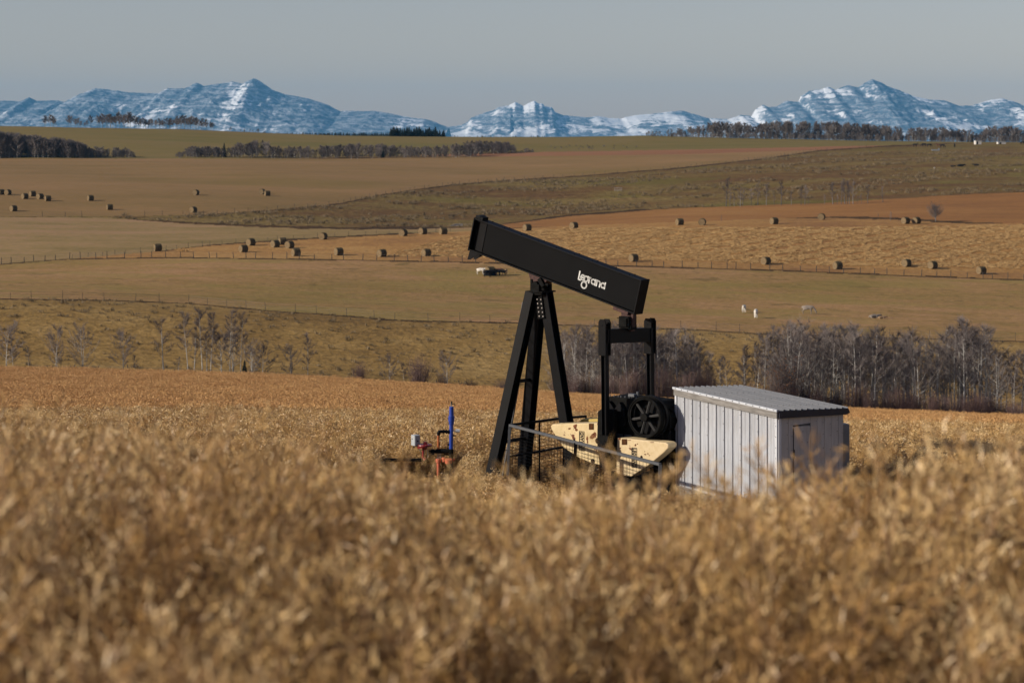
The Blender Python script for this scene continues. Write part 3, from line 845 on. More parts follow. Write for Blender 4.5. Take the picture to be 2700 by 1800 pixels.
def variant(mat, *a, **k):
    tm, C = bare_tree(*a, **k); cm = C.mesh('crown', [mat]); return tm, cm
ASPEN = [variant(M_twig, 500 + i, 9.5, 1.35, 16, 520, 0.014, 0.13, start=0.34, tw_len=0.95) for i in range(6)]
ASPEN += [variant(M_twig, 520 + i, 8.5, 2.1, 20, 600, 0.014, 0.12, fork=i % 2 + 1, start=0.22, tw_len=1.0) for i in range(3)]
SLIM = [variant(M_twig, 540 + i, 9.5, 1.1, 18, 720, 0.0145, 0.08, start=0.4, tw_len=0.8) for i in range(3)]
SMALL = [variant(M_twig, 560 + i, 6.0, 1.7, 20, 860, 0.0145, 0.09, fork=i % 2, start=0.25, tw_len=0.75) for i in range(3)]
SNAG = [variant(M_twig, 580 + i, 6.5, 1.0, 12, 150, 0.03, 0.15, start=0.35, tw_len=0.9) for i in range(3)]
for q_ in SNAG: q_[0].materials.clear(); q_[0].materials.append(M_deadbark)
FARTREE = [variant(M_twigfar, 600 + i, 10.0, 2.3, 20, 900, 0.042, 0.15, start=0.38, tw_len=1.3) for i in range(5)]
FARBRUSH = [variant(M_twigfar, 650 + i, 10.0, 2.4, 22, 900, 0.045, 0.10, start=0.10, tw_len=1.5) for i in range(4)]

for q_ in FARTREE: q_[0].materials.clear(); q_[0].materials.append(M_deadbark)
def place_tree(kinds, name, label, group, x, y, h, rr, cat='tree'):
    tm, cm = rr.choice(kinds)
    z = z1(x, y)
    root = empty(name, (x, y, z - 0.1), rr.uniform(0, 6.28))
    ref = {id(ASPEN): 10.3, id(SLIM): 10.4, id(SMALL): 6.8, id(SNAG): 7.0, id(FARTREE): 10.9}[id(kinds)]
    s = h / ref; sx = s * rr.uniform(0.85, 1.15)
    root.scale = (sx, sx, s); root.rotation_euler.x = rr.uniform(-.03, .03)
    link('trunk', tm, None, root); link('crown', cm, None, root)
    tag(root, label, cat, group)
    return root
rr = random.Random(42)
def tree_at(kinds, px, ybase, ytop, label, group, Y=None, name='bare_tree'):
    """a tree whose foot stands at distance Y (or where the line meets the land) and whose tip reaches photo row ytop"""
    if Y is None: x, y, z = hit(px, ybase, 206)
    else: y = Y; x = (px - 1350) / F * Y; z = z1(x, y)
    top = EYE + (HZ - ytop) / F * y
    return place_tree(kinds, name, label, group, x, y, max(top - z, 1.5), rr)

# left part of the shelter belt: trees that can be told apart one by one
LEFT = [(16, 845, SMALL, 'spindly bare tree at the very left edge of the treeline'), (36, 880, SLIM, 'thin bare trunk just right of the tree at the left edge'),
 (75, 905, SLIM, 'short thin bare sapling between the leftmost tree and the white twin trunks'), (147, 850, SMALL, 'bare tree with white twin trunks left of the lone leaning tree'),
 (153, 900, SLIM, 'low thin stem hugging the white twin trunks'), (220, 848, SMALL, 'bare tree with white lower trunk and a wide airy crown'),
 (326, 865, SMALL, 'lone dark stemmed bare tree with a sparse round crown'), (355, 930, SLIM, 'tiny bare sapling right of the lone dark stemmed tree'),
 (432, 825, ASPEN, 'tall bare aspen with mottled trunk left of the big clump'), (471, 935, SLIM, 'short sapling just left of the big aspen clump'),
 (497, 812, SLIM, 'leftmost white aspen of the big clump, its trunk leaning right'), (512, 850, ASPEN, 'darker bushy aspen behind the leftmost white trunk of the clump'),
 (534, 800, SLIM, 'very straight tall aspen, second white trunk of the clump'), (555, 812, SLIM, 'white aspen in the middle of the clump'), (545, 870, ASPEN, 'dense twiggy aspen low in the middle of the clump'),
 (584, 860, SMALL, 'dark round bare tree between the white trunks of the clump'), (606, 805, SLIM, 'tall pale aspen right of the clump centre'),
 (614, 830, ASPEN, 'dark forked trunk between the two tall pale aspens'), (634, 812, SLIM, 'tall pale aspen leaning right at the right side of the clump'),
 (665, 890, SMALL, 'purplish twiggy tree at the right foot of the clump'), (693, 900, SMALL, 'small forked white stem at the right end of the clump'),
 (768, 905, SMALL, 'low spreading bare tree between the clump and the single white trunk'), (811, 870, SLIM, 'single slender white trunk right of the clump'),
 (1027, 930, SMALL, 'small pale bare tree between the round bush and the red bush'), (1180, 925, SMALL, 'small grey bare tree right of the red bush'), (1065, 950, SLIM, 'thin faint sapling left of the red bush')]
for px, yt, kd, lab in LEFT:
    tree_at(kd, px, 0, yt, lab, None, Y=211 + (px % 7))

# groves: trunks behind trunks
def grove(x0, x1, tops, n, Ya, Yb, kinds, label, group):
    for i in range(n):
        px = x0 + (x1 - x0) * (i + rr.uniform(-0.4, 1.4)) / n; Y = rr.uniform(Ya, Yb)
        yt = float(np.interp(px, tops[0], tops[1])) + rr.choice((0, 6, 18, 30, 45))
        tree_at(kinds if rr.random() < 0.75 else SLIM, px, 0, yt, label, group, Y=Y)
TH = ([1460, 1490, 1530, 1600, 1700, 1800, 1850, 1880], [915, 850, 842, 850, 848, 855, 885, 920])
for a_, b_, n_, w_ in ((1462, 1510, 8, 'at the left end of the thicket, beside the pumpjack leg'), (1510, 1590, 12, 'just left of the left pitman arm'), (1600, 1655, 12, 'in the left half of the gap between the pitman arms'),
                       (1655, 1702, 10, 'in the right half of the gap between the pitman arms'), (1712, 1765, 11, 'right of the right pitman arm'), (1765, 1820, 11, 'above the left corner of the shed roof'), (1820, 1880, 8, 'at the thin right end of the thicket above the shed')):
    grove(a_, b_, TH, n_, 209, 224, ASPEN, 'grey aspen ' + w_, 'aspens ' + w_)
grove(1905, 1975, ([1905, 1975], [900, 892]), 4, 208, 222, SLIM, 'slender bare aspen alone in the gap above the middle of the shed roof', 'slender aspens in the gap')
grove(1985, 2060, ([1985, 2030, 2060], [890, 850, 840]), 7, 208, 222, SLIM, 'slender bare aspen just left of the tree with rusty leaves', 'slender aspens left of the rusty tree')
LG = ([2050, 2110, 2200, 2260, 2350, 2450, 2530, 2545, 2600, 2640, 2720], [850, 832, 845, 842, 855, 862, 835, 822, 832, 880, 905])
for a_, b_, n_, w_ in ((2055, 2120, 12, 'behind the rusty leaves at the left end of the long grove'), (2120, 2185, 12, 'just right of the rusty leaves in the long grove'), (2185, 2245, 12, 'above the right corner of the shed roof'), (2245, 2310, 13, 'just right of the shed in the long grove'),
                       (2310, 2380, 12, 'in the middle of the long grove right of the shed'), (2380, 2450, 12, 'behind the gap between the two dark bushes'), (2450, 2520, 11, 'left of the tallest trees of the grove'), (2520, 2570, 10, 'among the tallest trees of the grove'),
                       (2570, 2640, 9, 'on the right slope of the tallest clump'), (2640, 2720, 6, 'standing loose at the right edge of the picture')):
    grove(a_, b_, LG, n_, 208, 227, ASPEN if a_ < 2640 else SLIM, 'pale bare aspen ' + w_, 'aspens ' + w_)
tree_at(ASPEN, 2082, 0, 838, 'pale forked birch rising out of the rusty leaves above the shed roof', None, Y=207.5)
tree_at(ASPEN, 2095, 0, 850, 'white stem leaning right beside the pale forked birch', None, Y=207.0)

# shrubs
def shrub_mesh(seed, h, w, n, tw=0.012, mat=None, leaves=0):
    random.seed(seed); S_ = Soup()
    for k in range(n):
        a = random.uniform(0, 6.28); b = abs(random.gauss(0, 0.5)); L = h * random.uniform(0.6, 1.05)
        r0 = random.uniform(0, 0.25) * w
        p = Vector((math.cos(a) * r0, math.sin(a) * r0, 0)); d = Vector((math.cos(a) * b, math.sin(a) * b, 1)).normalized()
        d = Vector((d.x * w / h * 1.2, d.y * w / h * 1.2, d.z)); q = p + d * L * 0.6; e = q + (d + Vector((random.uniform(-.4, .4), random.uniform(-.4, .4), 0.2))) * L * 0.4
        S_.ribbon_tube([p, q, e], [tw * 1.5, tw, tw * 0.3], 3, 0)
        for _ in range(3):
            c = p.lerp(q, random.uniform(0.4, 1)) if random.random() < 0.4 else q.lerp(e, random.random()); dd = Vector((random.gauss(0, 1), random.gauss(0, 1), random.uniform(0, 1.5))).normalized()
            S_.ribbon_tube([c, c + dd * h * random.uniform(0.12, 0.28)], [tw * 0.7, tw * 0.25], 3, 0)
            if leaves and random.random() < leaves: S_.spindle(c + dd * 0.1, dd, 0.12, 0.05, 1)
    return S_.mesh('shrub', [mat or M_shrub] + ([M_rust] if leaves else []))
SHR = [shrub_mesh(700 + i, 2.2, 1.7, 150) for i in range(4)]
RUSTB = [shrub_mesh(720 + i, 5.0, 2.2, 170, 0.014, M_twig, 0.8) for i in range(2)]
def shrub_at(px, ytop, wpx, label, group=None, Y=None, kinds=SHR, ref=(2.2, 3.0), name='shrub'):
    y = Y or rr.uniform(206.5, 210); x = (px - 1350) / F * y; z = z1(x, y)
    h = max(EYE + (HZ - ytop) / F * y - z, 0.7); w = wpx / F * y
    o = link(name, rr.choice(kinds), None, None, (x, y, z - 0.05), rr.uniform(0, 6.28))
    o.scale = (w / ref[1], w / ref[1], h / ref[0]); tag(o, label, 'shrub', group); return o
shrub_at(948, 955, 58, 'small dark round bush standing alone right of the single white trunk')
shrub_at(1108, 938, 92, 'large round reddish bush left of the pumpjack')
shrub_at(1165, 985, 50, 'low dark bush against the right side of the large reddish bush')
shrub_at(1240, 1000, 70, 'low scrubby bush between the red bush and the left pumpjack leg', None)
shrub_at(1325, 1000, 60, 'low bush just left of the pumpjack leg', None)
for px in range(1470, 1880, 22): shrub_at(px, 985 + rr.uniform(-18, 14), 60, 'dark purplish undergrowth bush at the foot of the thicket', 'undergrowth of the thicket behind the pumpjack', Y=rr.uniform(205.5, 208))
for px in range(1900, 2700, 26): shrub_at(px + rr.uniform(-8, 8), 1010 + (px - 1900) * 0.05 + rr.uniform(-18, 18), 62, 'dark purplish undergrowth bush at the foot of the long grove', 'undergrowth of the long grove', Y=rr.uniform(205.5, 208.5))
shrub_at(2080, 930, 130, 'tall twiggy shrub with rusty orange leaves above the shed roof', None, 206.8, RUSTB, (5.0, 4.0))
shrub_at(2045, 960, 80, 'smaller shrub with rusty orange leaves left of the pale birch', None, 206.5, RUSTB, (5.0, 4.0))
for px, yt, w, lab in ((2390, 1040, 60, 'wide dark bush in front of the grove, left of the gap'), (2460, 1035, 60, 'dark bush in front of the grove right of the gap'), (2565, 1035, 80, 'large dark bush near the right end of the grove'), (2668, 1055, 60, 'low dark bush at the right edge')):
    shrub_at(px, yt, w, lab, None, 203.5)
x, y, z = hit(2467, 585); 
BUSH = variant(M_twig, 777, 5.0, 2.2, 26, 520, 0.03, 0.12, fork=4, start=0.35, tw_len=1.1)
BUSH[0].materials.clear(); BUSH[0].materials.append(M_deadbark)
root = empty('bush', (x, y, z)); link('trunk', BUSH[0], None, root); link('crown', BUSH[1], None, root); root.scale = (0.78, 0.78, 0.78)
tag(root, 'round many stemmed bare bush beside the fence above the stubble field', 'bush')
for px, yb, yt, lab in ((1902, 584, 566, 'tiny bare shrub on the bank above the stubble field'), (2348, 582, 556, 'thin bare sapling left of the round bush on the bank'), (2316, 576, 562, 'tiny leaning sapling left of the round bush')):
    tree_at(SNAG, px, yb, yt, lab, None)

# snags on the hill
HS = [(1915, 545, 468), (1925, 545, 500), (1936, 544, 505), (1952, 545, 495), (1958, 543, 500), (1981, 542, 498), (1998, 541, 478), (2021, 541, 482), (2042, 541, 515), (2060, 541, 472), (2087, 541, 503), (2112, 540, 492), (2122, 540, 488), (2131, 540, 520),
      (2174, 539, 510), (2196, 539, 480), (2207, 539, 512), (2218, 539, 478), (2228, 538, 470), (2234, 538, 475), (2240, 538, 482), (2249, 538, 478), (2262, 537, 515), (2288, 536, 486), (2328, 534, 490), (2272, 538, 508)]
words = ['thick white snag at the left end of the dead tree row on the hill', 'broken stump leaning on the thick white snag', 'short dead stem right of the thick white snag', 'dark leaning dead trunk in the hill row', 'fallen grey trunk propped in the hill row',
 'thin pale dead stem after the leaning trunks', 'tall pale dead tree with a bare tip, left half of the hill row', 'small forked dead tree in the left half of the hill row', 'low dead shoot in the hill row', 'tall brown dead tree before the gap in the hill row', 'short dark dead pole in the gap of the hill row',
 'left stem of the forked pair mid row on the hill', 'right stem of the forked pair mid row on the hill', 'short stub right of the forked pair', 'short dark stub before the dense cluster on the hill', 'tall stem at the left edge of the dense cluster on the hill', 'short white stem inside the dense cluster',
 'dark tall stem left of the cluster centre', 'tallest stem of the dense cluster on the hill', 'stem just right of the tallest in the cluster', 'paler stem on the right of the cluster centre', 'right hand stem of the dense cluster', 'low twig at the right foot of the cluster', 'lone thin dead tree right of the cluster', 'rightmost white dead tree of the hill row', 'low twiggy sapling between the cluster and the lone dead tree']
for (px, yb, yt), lab in zip(HS, words): tree_at(SNAG, px, yb, yt, lab, 'dead trees in a row on the hill', name='dead_tree')

# skyline rows
def sky_row(x0, x1, prof, n, base, label, group, Y0=1225, Y1=1262):
    for i in range(n):
        px = x0 + (x1 - x0) * (i + rr.uniform(-0.3, 1.3)) / n; Y = rr.uniform(Y0, Y1)
        yt = float(np.interp(px, prof[0], prof[1])) + rr.uniform(-3, 9)
        if yt > 900: continue
        tree_at(FARTREE, px, 0, yt, label, group, Y=Y)
sky_row(113, 150, ([113, 130, 150], [308, 304, 310]), 6, 0, 'bare tree in the separate little group at the left end of the left skyline row', 'first group of the left skyline row')
sky_row(168, 250, ([168, 190, 215, 250], [312, 298, 318, 302]), 8, 0, 'bare tree in the second loose group of the left skyline row', 'second group of the left skyline row')
sky_row(258, 565, ([258, 300, 340, 365, 400, 480, 520, 565], [300, 302, 294, 312, 314, 306, 312, 322]), 64, 0, 'bare round topped tree in the long left skyline row', 'long left skyline row of trees')
sky_row(600, 700, ([600, 700], [332, 342]), 12, 0, 'low bare bush just right of the left skyline row', 'low skyline bushes')
# low dense brush filling the foot of the skyline wood and the two dark woods in front of the left skyline: single stems cannot be told apart
def wood(name, label, boxes, n, seed, kinds=FARBRUSH, sc=(0.6, 1.0)):
    rg = np.random.default_rng(seed); P = []; Sx = []
    for (x0, x1, Y0, Y1, prof) in boxes:
        m = n[boxes.index((x0, x1, Y0, Y1, prof))]
        px = rg.uniform(x0, x1, m); Y = rg.uniform(Y0, Y1, m); X = (px - 1350) / F * Y; Z = zt(X, Y)
        yt = np.interp(px, prof[0], prof[1]) + rg.uniform(-2, 10, m)
        h = np.maximum(EYE + (HZ - yt) / F * Y - Z, 1.0)
        P.append(np.stack([X, Y, Z - 0.2], -1)); w_ = h / 10 * rg.uniform(0.5, 0.95, m) + 0.1; Sx.append(np.stack([w_, w_, h / 10.9], -1))
    P = np.concatenate(P); Sx = np.concatenate(Sx)
    ms = []
    for tm, cm in kinds:
        bm = bmesh.new(); bm.from_mesh(cm); k = len(bm.faces); bm.from_mesh(tm); bm.faces.ensure_lookup_table()
        for f in bm.faces[k:]: f.material_index = 1
        me = bpy.data.meshes.new('wood_tree'); bm.to_mesh(me); bm.free(); me.materials.append(M_twigfar); me.materials.append(M_bark); ms.append(me)
    scatter(name, label, 'wood', P, rg.uniform(0, 6.28, len(P)), Sx, source_collection(name, ms), 0.02, seed)
wood('left_wood', 'dark leafless wood at the left edge below the skyline trees', [(-250, 245, 985, 1015, ([-250, 0, 100, 180, 220, 245], [340, 349, 360, 368, 378, 392])), (245, 355, 990, 1010, ([245, 290, 330, 355], [385, 390, 388, 402]))], [560, 50], 5)
wood('valley_brush', 'belt of leafless brush and small trees across the middle of the far pasture', [(465, 590, 990, 1010, ([465, 500, 560, 590], [405, 386, 384, 392])), (600, 850, 990, 1015, ([600, 640, 690, 720, 850], [388, 374, 366, 385, 384])), (850, 1270, 990, 1020, ([850, 940, 990, 1090, 1170, 1250, 1330, 1380], [384, 376, 380, 386, 382, 376, 374, 392])),
   (1230, 1365, 1030, 1060, ([1230, 1300, 1340, 1365], [372, 370, 374, 388])), (1370, 1405, 1035, 1050, ([1370, 1385, 1405], [392, 388, 394])), (1440, 1680, 1080, 1120, ([1440, 1560, 1680], [388, 388, 388]))], [70, 70, 140, 70, 20, 26], 6)
wood('skyline_wood', 'long band of bare round topped trees on the skyline at right', [(1865, 2500, 1225, 1262, ([1865, 1900, 1990, 2050, 2200, 2300, 2400, 2500], [322, 322, 324, 320, 322, 330, 336, 336])), (2500, 2860, 1225, 1262, ([2500, 2580, 2610, 2700, 2860], [340, 345, 332, 334, 336])),
   (1700, 1865, 1225, 1262, ([1700, 1760, 1800, 1865], [348, 342, 338, 330]))], [190, 100, 34], 18, kinds=FARTREE)
wood('skyline_brush', 'low leafless brush filling the foot of the right skyline wood', [(1700, 2900, 1215, 1262, ([1700, 1800, 1900, 2300, 2600, 2900], [354, 350, 345, 350, 356, 354]))], [700], 8)

# spruces
def spruce_mesh(seed, h=8.0, w=1.7):
    random.seed(seed); S_ = Soup(); n = 26
    for k in range(n):
        f = k / n; z = h * (0.06 + 0.9 * f); L = w * (1 - f) ** 0.85 + 0.1
        for j in range(9):
            a = random.uniform(0, 6.28); l_ = L * random.uniform(0.65, 1.1); d = Vector((math.cos(a), math.sin(a), -0.25))
            p = Vector((0, 0, z)); q = p + d * l_; s_ = Vector((-d.y, d.x, 0)) * l_ * 0.28
            S_.V += [tuple(p + Vector((0, 0, 0.12))), tuple(p + d * l_ * 0.6 + s_), tuple(q), tuple(p + d * l_ * 0.6 - s_), tuple(p + d * l_ * 0.5 - Vector((0, 0, 0.25)))]
            b = S_.n; S_.F += [(b, b + 1, b + 2, b + 3), (b, b + 4, b + 2), ]; S_.M += [0, 0]; S_.n += 5
    return S_.mesh('crown', [M_spruce])
SPR = [spruce_mesh(800 + i) for i in range(3)]
mb = MB(); mb.tube([(0, 0, -0.3), (0, 0, 7.7)], [0.14, 0.03], 6); spt = mb.mesh('trunk'); spt.materials.append(M_twig)
def spruce_at(px, yb, yt, label, group, Y=None, wide=1.0):
    if Y is None: x, y, z = hit(px, yb)
    else: y = Y; x = (px - 1350) / F * y; z = z1(x, y)
    h = EYE + (HZ - yt) / F * y - z
    root = empty('spruce_tree', (x, y, z), rr.uniform(0, 6.28)); root.scale = (h / 8 * wide, h / 8 * wide, h / 8)
    link('trunk', spt, None, root); link('crown', rr.choice(SPR), None, root); tag(root, label, 'spruce', group)
spruce_at(591, 412, 374, 'single dark spruce standing out of the brush on the left', None, 1000, 1.1)
spruce_at(1010, 412, 381, 'narrow dark spruce in the brush below the skyline spruce grove', None, 1000)
for i in range(30):
    px = 1030 + 142 * (i + rr.random()) / 30; spruce_at(px, 0, 334 + rr.uniform(-3, 9) + (6 if px > 1150 else 0), 'dark spruce in the dense grove on the middle of the skyline', 'spruce grove on the skyline', rr.uniform(1235, 1262), 1.8)
spruce_at(2563, 0, 352, 'small dark spruce left of the taller one beside the white shed', None, 1225); spruce_at(2553, 0, 356, 'smallest dark spruce behind the white shed', None, 1228); spruce_at(644, 0, 338, 'tiny dark spruce on the skyline right of the bare tree row', None, 1250)
spruce_at(645, 0, 945, 'small green spruce at the foot of the big aspen clump', None, 209, 1.2)
def far_forest():
    rg = np.random.default_rng(9); P = []; Sx = []
    for x0, x1, yt, m, Y in ((690, 1035, 349, 320, 1900), (1180, 1460, 357, 70, 1900), (1500, 2100, 358, 90, 1900), (560, 700, 346, 90, 1900)):
        px = rg.uniform(x0, x1, m); Yv = rg.uniform(Y - 60, Y + 60, m); X = (px - 1350) / F * Yv; Z = zt(X, Yv)
        tip = EYE + (HZ - (yt + rg.uniform(-2.5, 4, m) + (px < 760) * 0)) / F * Yv
        P.append(np.stack([X, Yv, tip - 13], -1)); Sx.append(np.stack([rg.uniform(1.2, 1.9, m)] * 2 + [np.full(m, 13 / 8)], -1))
    P = np.concatenate(P)
    scatter('distant_forest', 'hazy blue conifer forest peeping over the skyline', 'forest', P, rg.uniform(0, 6.28, len(P)), np.concatenate(Sx), source_collection('distant_forest', SPR), 0.0, 3)
far_forest()

# straw swaths lying on the stubble
def straw_lump(seed):
    random.seed(seed); S_ = Soup()
    for k in range(60):
        p = Vector((random.gauss(0, 0.5), random.gauss(0, 0.22), 0.05 + abs(random.gauss(0, 0.16)))); a = random.gauss(0, 0.6)
        d = Vector((math.cos(a), math.sin(a), random.uniform(-0.1, 0.35))); S_.spindle(p - d * 0.35, d, random.uniform(0.5, 1.1), 0.06, 0)
    return S_.mesh('straw_lump', [M_straw])
sc_ = source_collection('straw', [straw_lump(900 + i) for i in range(4)])
rg = np.random.default_rng(12); Y = rg.uniform(432, 520, 170000); u = rg.uniform(1020, 2900, 170000); X = (u - 1350) / F * Y; Z = zt(X, Y)
v = HZ + (EYE - Z) * F / Y
topl = np.interp(u, [1020, 1200, 1500, 1800, 2200, 2700, 2900], [672, 625, 603, 600, 600, 594, 594]); botl = np.interp(u, [1020, 1250, 1800, 2300, 2700, 2900], [676, 678, 687, 702, 708, 712])
k = (v > topl + nz(X, Y, 5) * 2) & (v < botl + nz(X, Y, 5) * 2) & (nz(X, Y, 3.1) > -0.35)
k &= ~((u < 1290) & (np.sin((u * 0.55 + (v - 600) * 2.4)) > -0.1))
X, Y, Z = X[k][:48000], Y[k][:48000], Z[k][:48000]
scatter('straw_swath', 'rumpled orange straw swaths covering the stubble field', 'straw', np.stack([X, Y, Z], -1), rg.normal(0.35, 0.5, len(X)), rg.uniform(0.2, 0.42, len(X)), sc_, 0.05, 14)

# tussocks on the rough hillside and hill pasture
def tussock(seed, mat):
    random.seed(seed); S_ = Soup()
    for k in range(16):
        a = random.uniform(0, 6.28); d = Vector((math.cos(a) * random.uniform(.1, .9), math.sin(a) * random.uniform(.1, .9), 1))
        S_.spindle((random.gauss(0, 0.22), random.gauss(0, 0.12), 0), d, random.uniform(0.25, 0.5), 0.035, 0)
    return S_.mesh('tussock', [mat])
M_tus = leaf_mat('dry_tussock', [(0.12, 0.09, 0.05), (0.17, 0.125, 0.07), (0.24, 0.18, 0.105)], 0.0)
tc = source_collection('tussocks', [tussock(950 + i, M_tus) for i in range(4)])
n = 2500; Y = rg.uniform(214, 300, n); u = rg.uniform(-300, 3000, n); X = (u - 1350) / F * Y; Z = zt(X, Y); r_, _, _ = region(X, Y, Z); k = (r_ == 1) & (nz(X, Y, 4, 1) + nz(X, Y, 13, 4) > -0.5)
scatter('tussock_grass', 'tufts of dry grass on the rough hillside', 'grass', np.stack([X[k], Y[k], Z[k]], -1), rg.uniform(0, 6.28, k.sum()), rg.uniform(0.5, 1.3, k.sum()), tc, 0.1, 15)
n = 16000; Y = rg.uniform(520, 960, n); u = rg.uniform(300, 2900, n); X = (u - 1350) / F * Y; Z = zt(X, Y); r_, _, _ = region(X, Y, Z); k = (r_ == 6) & (nz(X, Y, 16, 1) + nz(X, Y, 40, 4) > 0.1)
scatter('hill_tussocks', 'coarse tufts of grass on the hill pasture', 'grass', np.stack([X[k], Y[k], Z[k]], -1), rg.uniform(0, 6.28, k.sum()), rg.uniform(1.0, 2.6, k.sum()), tc, 0.1, 16)
# ================================================================ THE PUMPING UNIT
ZG = -0.25
M_black = simple('black_paint', (0.004, 0.004, 0.005), 0.5, 0.10, var=0.35, scale=3, bump=0.05)
M_web = simple('charcoal_paint', (0.0065, 0.0065, 0.007), 0.7, 0.05, var=0.12, scale=1.5)
M_dusty = simple('dusty_black_steel', (0.008, 0.0078, 0.0075), 0.8, 0.06, var=0.5, scale=9, bump=0.1)
M_steel = simple('bare_steel', (0.35, 0.35, 0.36), 0.35, 0.5, 0.8, var=0.2)
M_rail = simple('grey_galvanised', (0.10, 0.105, 0.115), 0.5, 0.5, 0.3, var=0.2, scale=20)
M_whitep = simple('white_lettering', (0.62, 0.62, 0.60), 0.7, 0.2, var=0.25, scale=25)
M_inkp = simple('dark_lettering', (0.03, 0.025, 0.02), 0.8, 0.2)
M_redp = simple('oxide_red_primer', (0.055, 0.025, 0.022), 0.7, 0.3, var=0.6, scale=14)

def cream_material(name, col, amount):
    t = NT(name); co = t.coord()
    n1 = t.noise(co, 2.3, 6, 0.65, 0.4); n2 = t.noise(co, 9, 5, 0.7); n3 = t.noise(co, 1.1, 3, 0.5)
    m = t.ramp(t.math('ADD', t.math('MULTIPLY', n1, 0.75), t.math('MULTIPLY', n2, 0.25)), [(amount, (0, 0, 0)), (amount + 0.02, (1, 1, 1))])
    pale = t.ramp(n3, [(0.3, tuple(c * 0.9 for c in col)), (0.7, tuple(min(c * 1.08, 1) for c in col))])
    pale = t.mix(0.5, pale, t.ramp(n2, [(0.35, (0.8, 0.74, 0.6)), (0.6, (1, 1, 1))]), 'MULTIPLY')
    t.base(t.mix(m, pale, t.ramp(n2, [(0.4, (0.07, 0.022, 0.012)), (0.65, (0.16, 0.055, 0.025))])))
    t.rough(0.6, 0.3); t.bump(m, 0.3, 0.004)
    return t.mat
M_cream = cream_material('cream_enamel', (0.62, 0.49, 0.28), 0.575)
M_cream2 = cream_material('cream_enamel_clean', (0.62, 0.49, 0.30), 0.61)
M_mustard = cream_material('mustard_enamel', (0.50, 0.36, 0.10), 0.68)

M_rust_spot = simple('rust_spot', (0.15, 0.06, 0.032), 0.9, 0.1, var=0.5, scale=30)
A = R(40); CA, SA = math.cos(A), math.sin(A)
OX, OY = 0.653, 47.0
def loc(px, py, w):
    """survey: sight line through a photo point cut with the unit's plane y = w -> (x, z) in the unit's own axes"""
    k = (px - 1350) / F
    u = (k * (OY + CA * w) - OX - SA * w) / (CA + k * SA)
    Y = OY - SA * u + CA * w
    return u, EYE + (HZ - py) / F * Y - ZG
pump = empty('pumpjack', (OX, OY, ZG), -A)
tag(pump, 'black oil pumpjack without its horse head, cream counterweights, tilted beam with white lettering', 'pumpjack')

# ---- walking beam
uL, zL = loc(1255, 617, 0); uR, zR = loc(1690, 782, 0)
Lp, Rp = Vector((uL, 0, zL)), Vector((uR, 0, zR))
bd = (Rp - Lp).normalized(); bu = Vector((-bd.z, 0, bd.x)); BL = (Rp - Lp).length
H, Wf = 0.78, 0.30
bm_ = MB(); bm_.bar(Lp, Rp, H - 0.05, 0.03, bu)
web = bm_.build('beam_web', M_web, pump, bevel=0.0)
for s_, nm in ((1, 'top_flange'), (-1, 'bottom_flange')):
    mb = MB(); mb.bar(Lp, Rp, 0.026, Wf, bu, (s_ * (H / 2 - 0.013), 0)); mb.build(nm, M_black, pump, bevel=0.004)
mb = MB(); mb.bar(Rp - bd * 0.0, Rp + bd * 0.03, H + 0.02, Wf + 0.02, bu); mb.build('end_plate', M_black, pump, bevel=0.004)
mb = MB(); mb.bar(Lp - bd * 0.03, Lp, H + 0.02, Wf + 0.02, bu)
mb.bar(Lp - bd * 0.03 + bu * 0.40, Lp + bd * 0.2 + bu * 0.40, 0.12, 0.2, bu)             # top lug
mb.bar(Lp + bd * 0.0 + bu * 0.45, Lp + bd * 0.12 + bu * 0.45, 0.04, 0.22, bu)
mb.build('end_plate', M_black, pump, bevel=0.004)
# black panel standing for the shade of the recessed nose, and the hinge bracket under it
mb = MB(); mb.bar(Lp + bd * 0.0, Lp + bd * 0.30, H - 0.07, 0.06, bu); mb.build('nose_shade_panel', M_black, pump)
q0 = Lp - bu * (H / 2)
mb = MB()
for yy in (-0.11, 0.11):
    a = q0 + Vector((0, yy, 0))
    vs = [a, a + bd * 0.30, a + bd * 0.20 - bu * 0.10, a + bd * 0.05 - bu * 0.22, a - bu * 0.24 - bd * 0.02]
    n_ = len(vs); th = Vector((0, 0.02, 0))
    mb.add([p for p in vs] + [p + th for p in vs], [tuple(range(n_)), tuple(reversed(range(n_, 2 * n_)))] + [((i + 1) % n_, i, i + n_, (i + 1) % n_ + n_) for i in range(n_)])
mb.build('hinge_bracket', M_black, pump)
for f_ in (0.42, 0.70):
    pass
mb = MB()
for i in range(9):
    p = Lp + bd * (0.35 + i * (BL - 0.7) / 8) + bu * (H / 2)
    for yy in (-0.1, 0.1): mb.cyl(p + Vector((0, yy, 0)), p + Vector((0, yy, 0)) + bu * 0.02, 0.014, 6)
mb.build('bolt', M_dusty, pump)

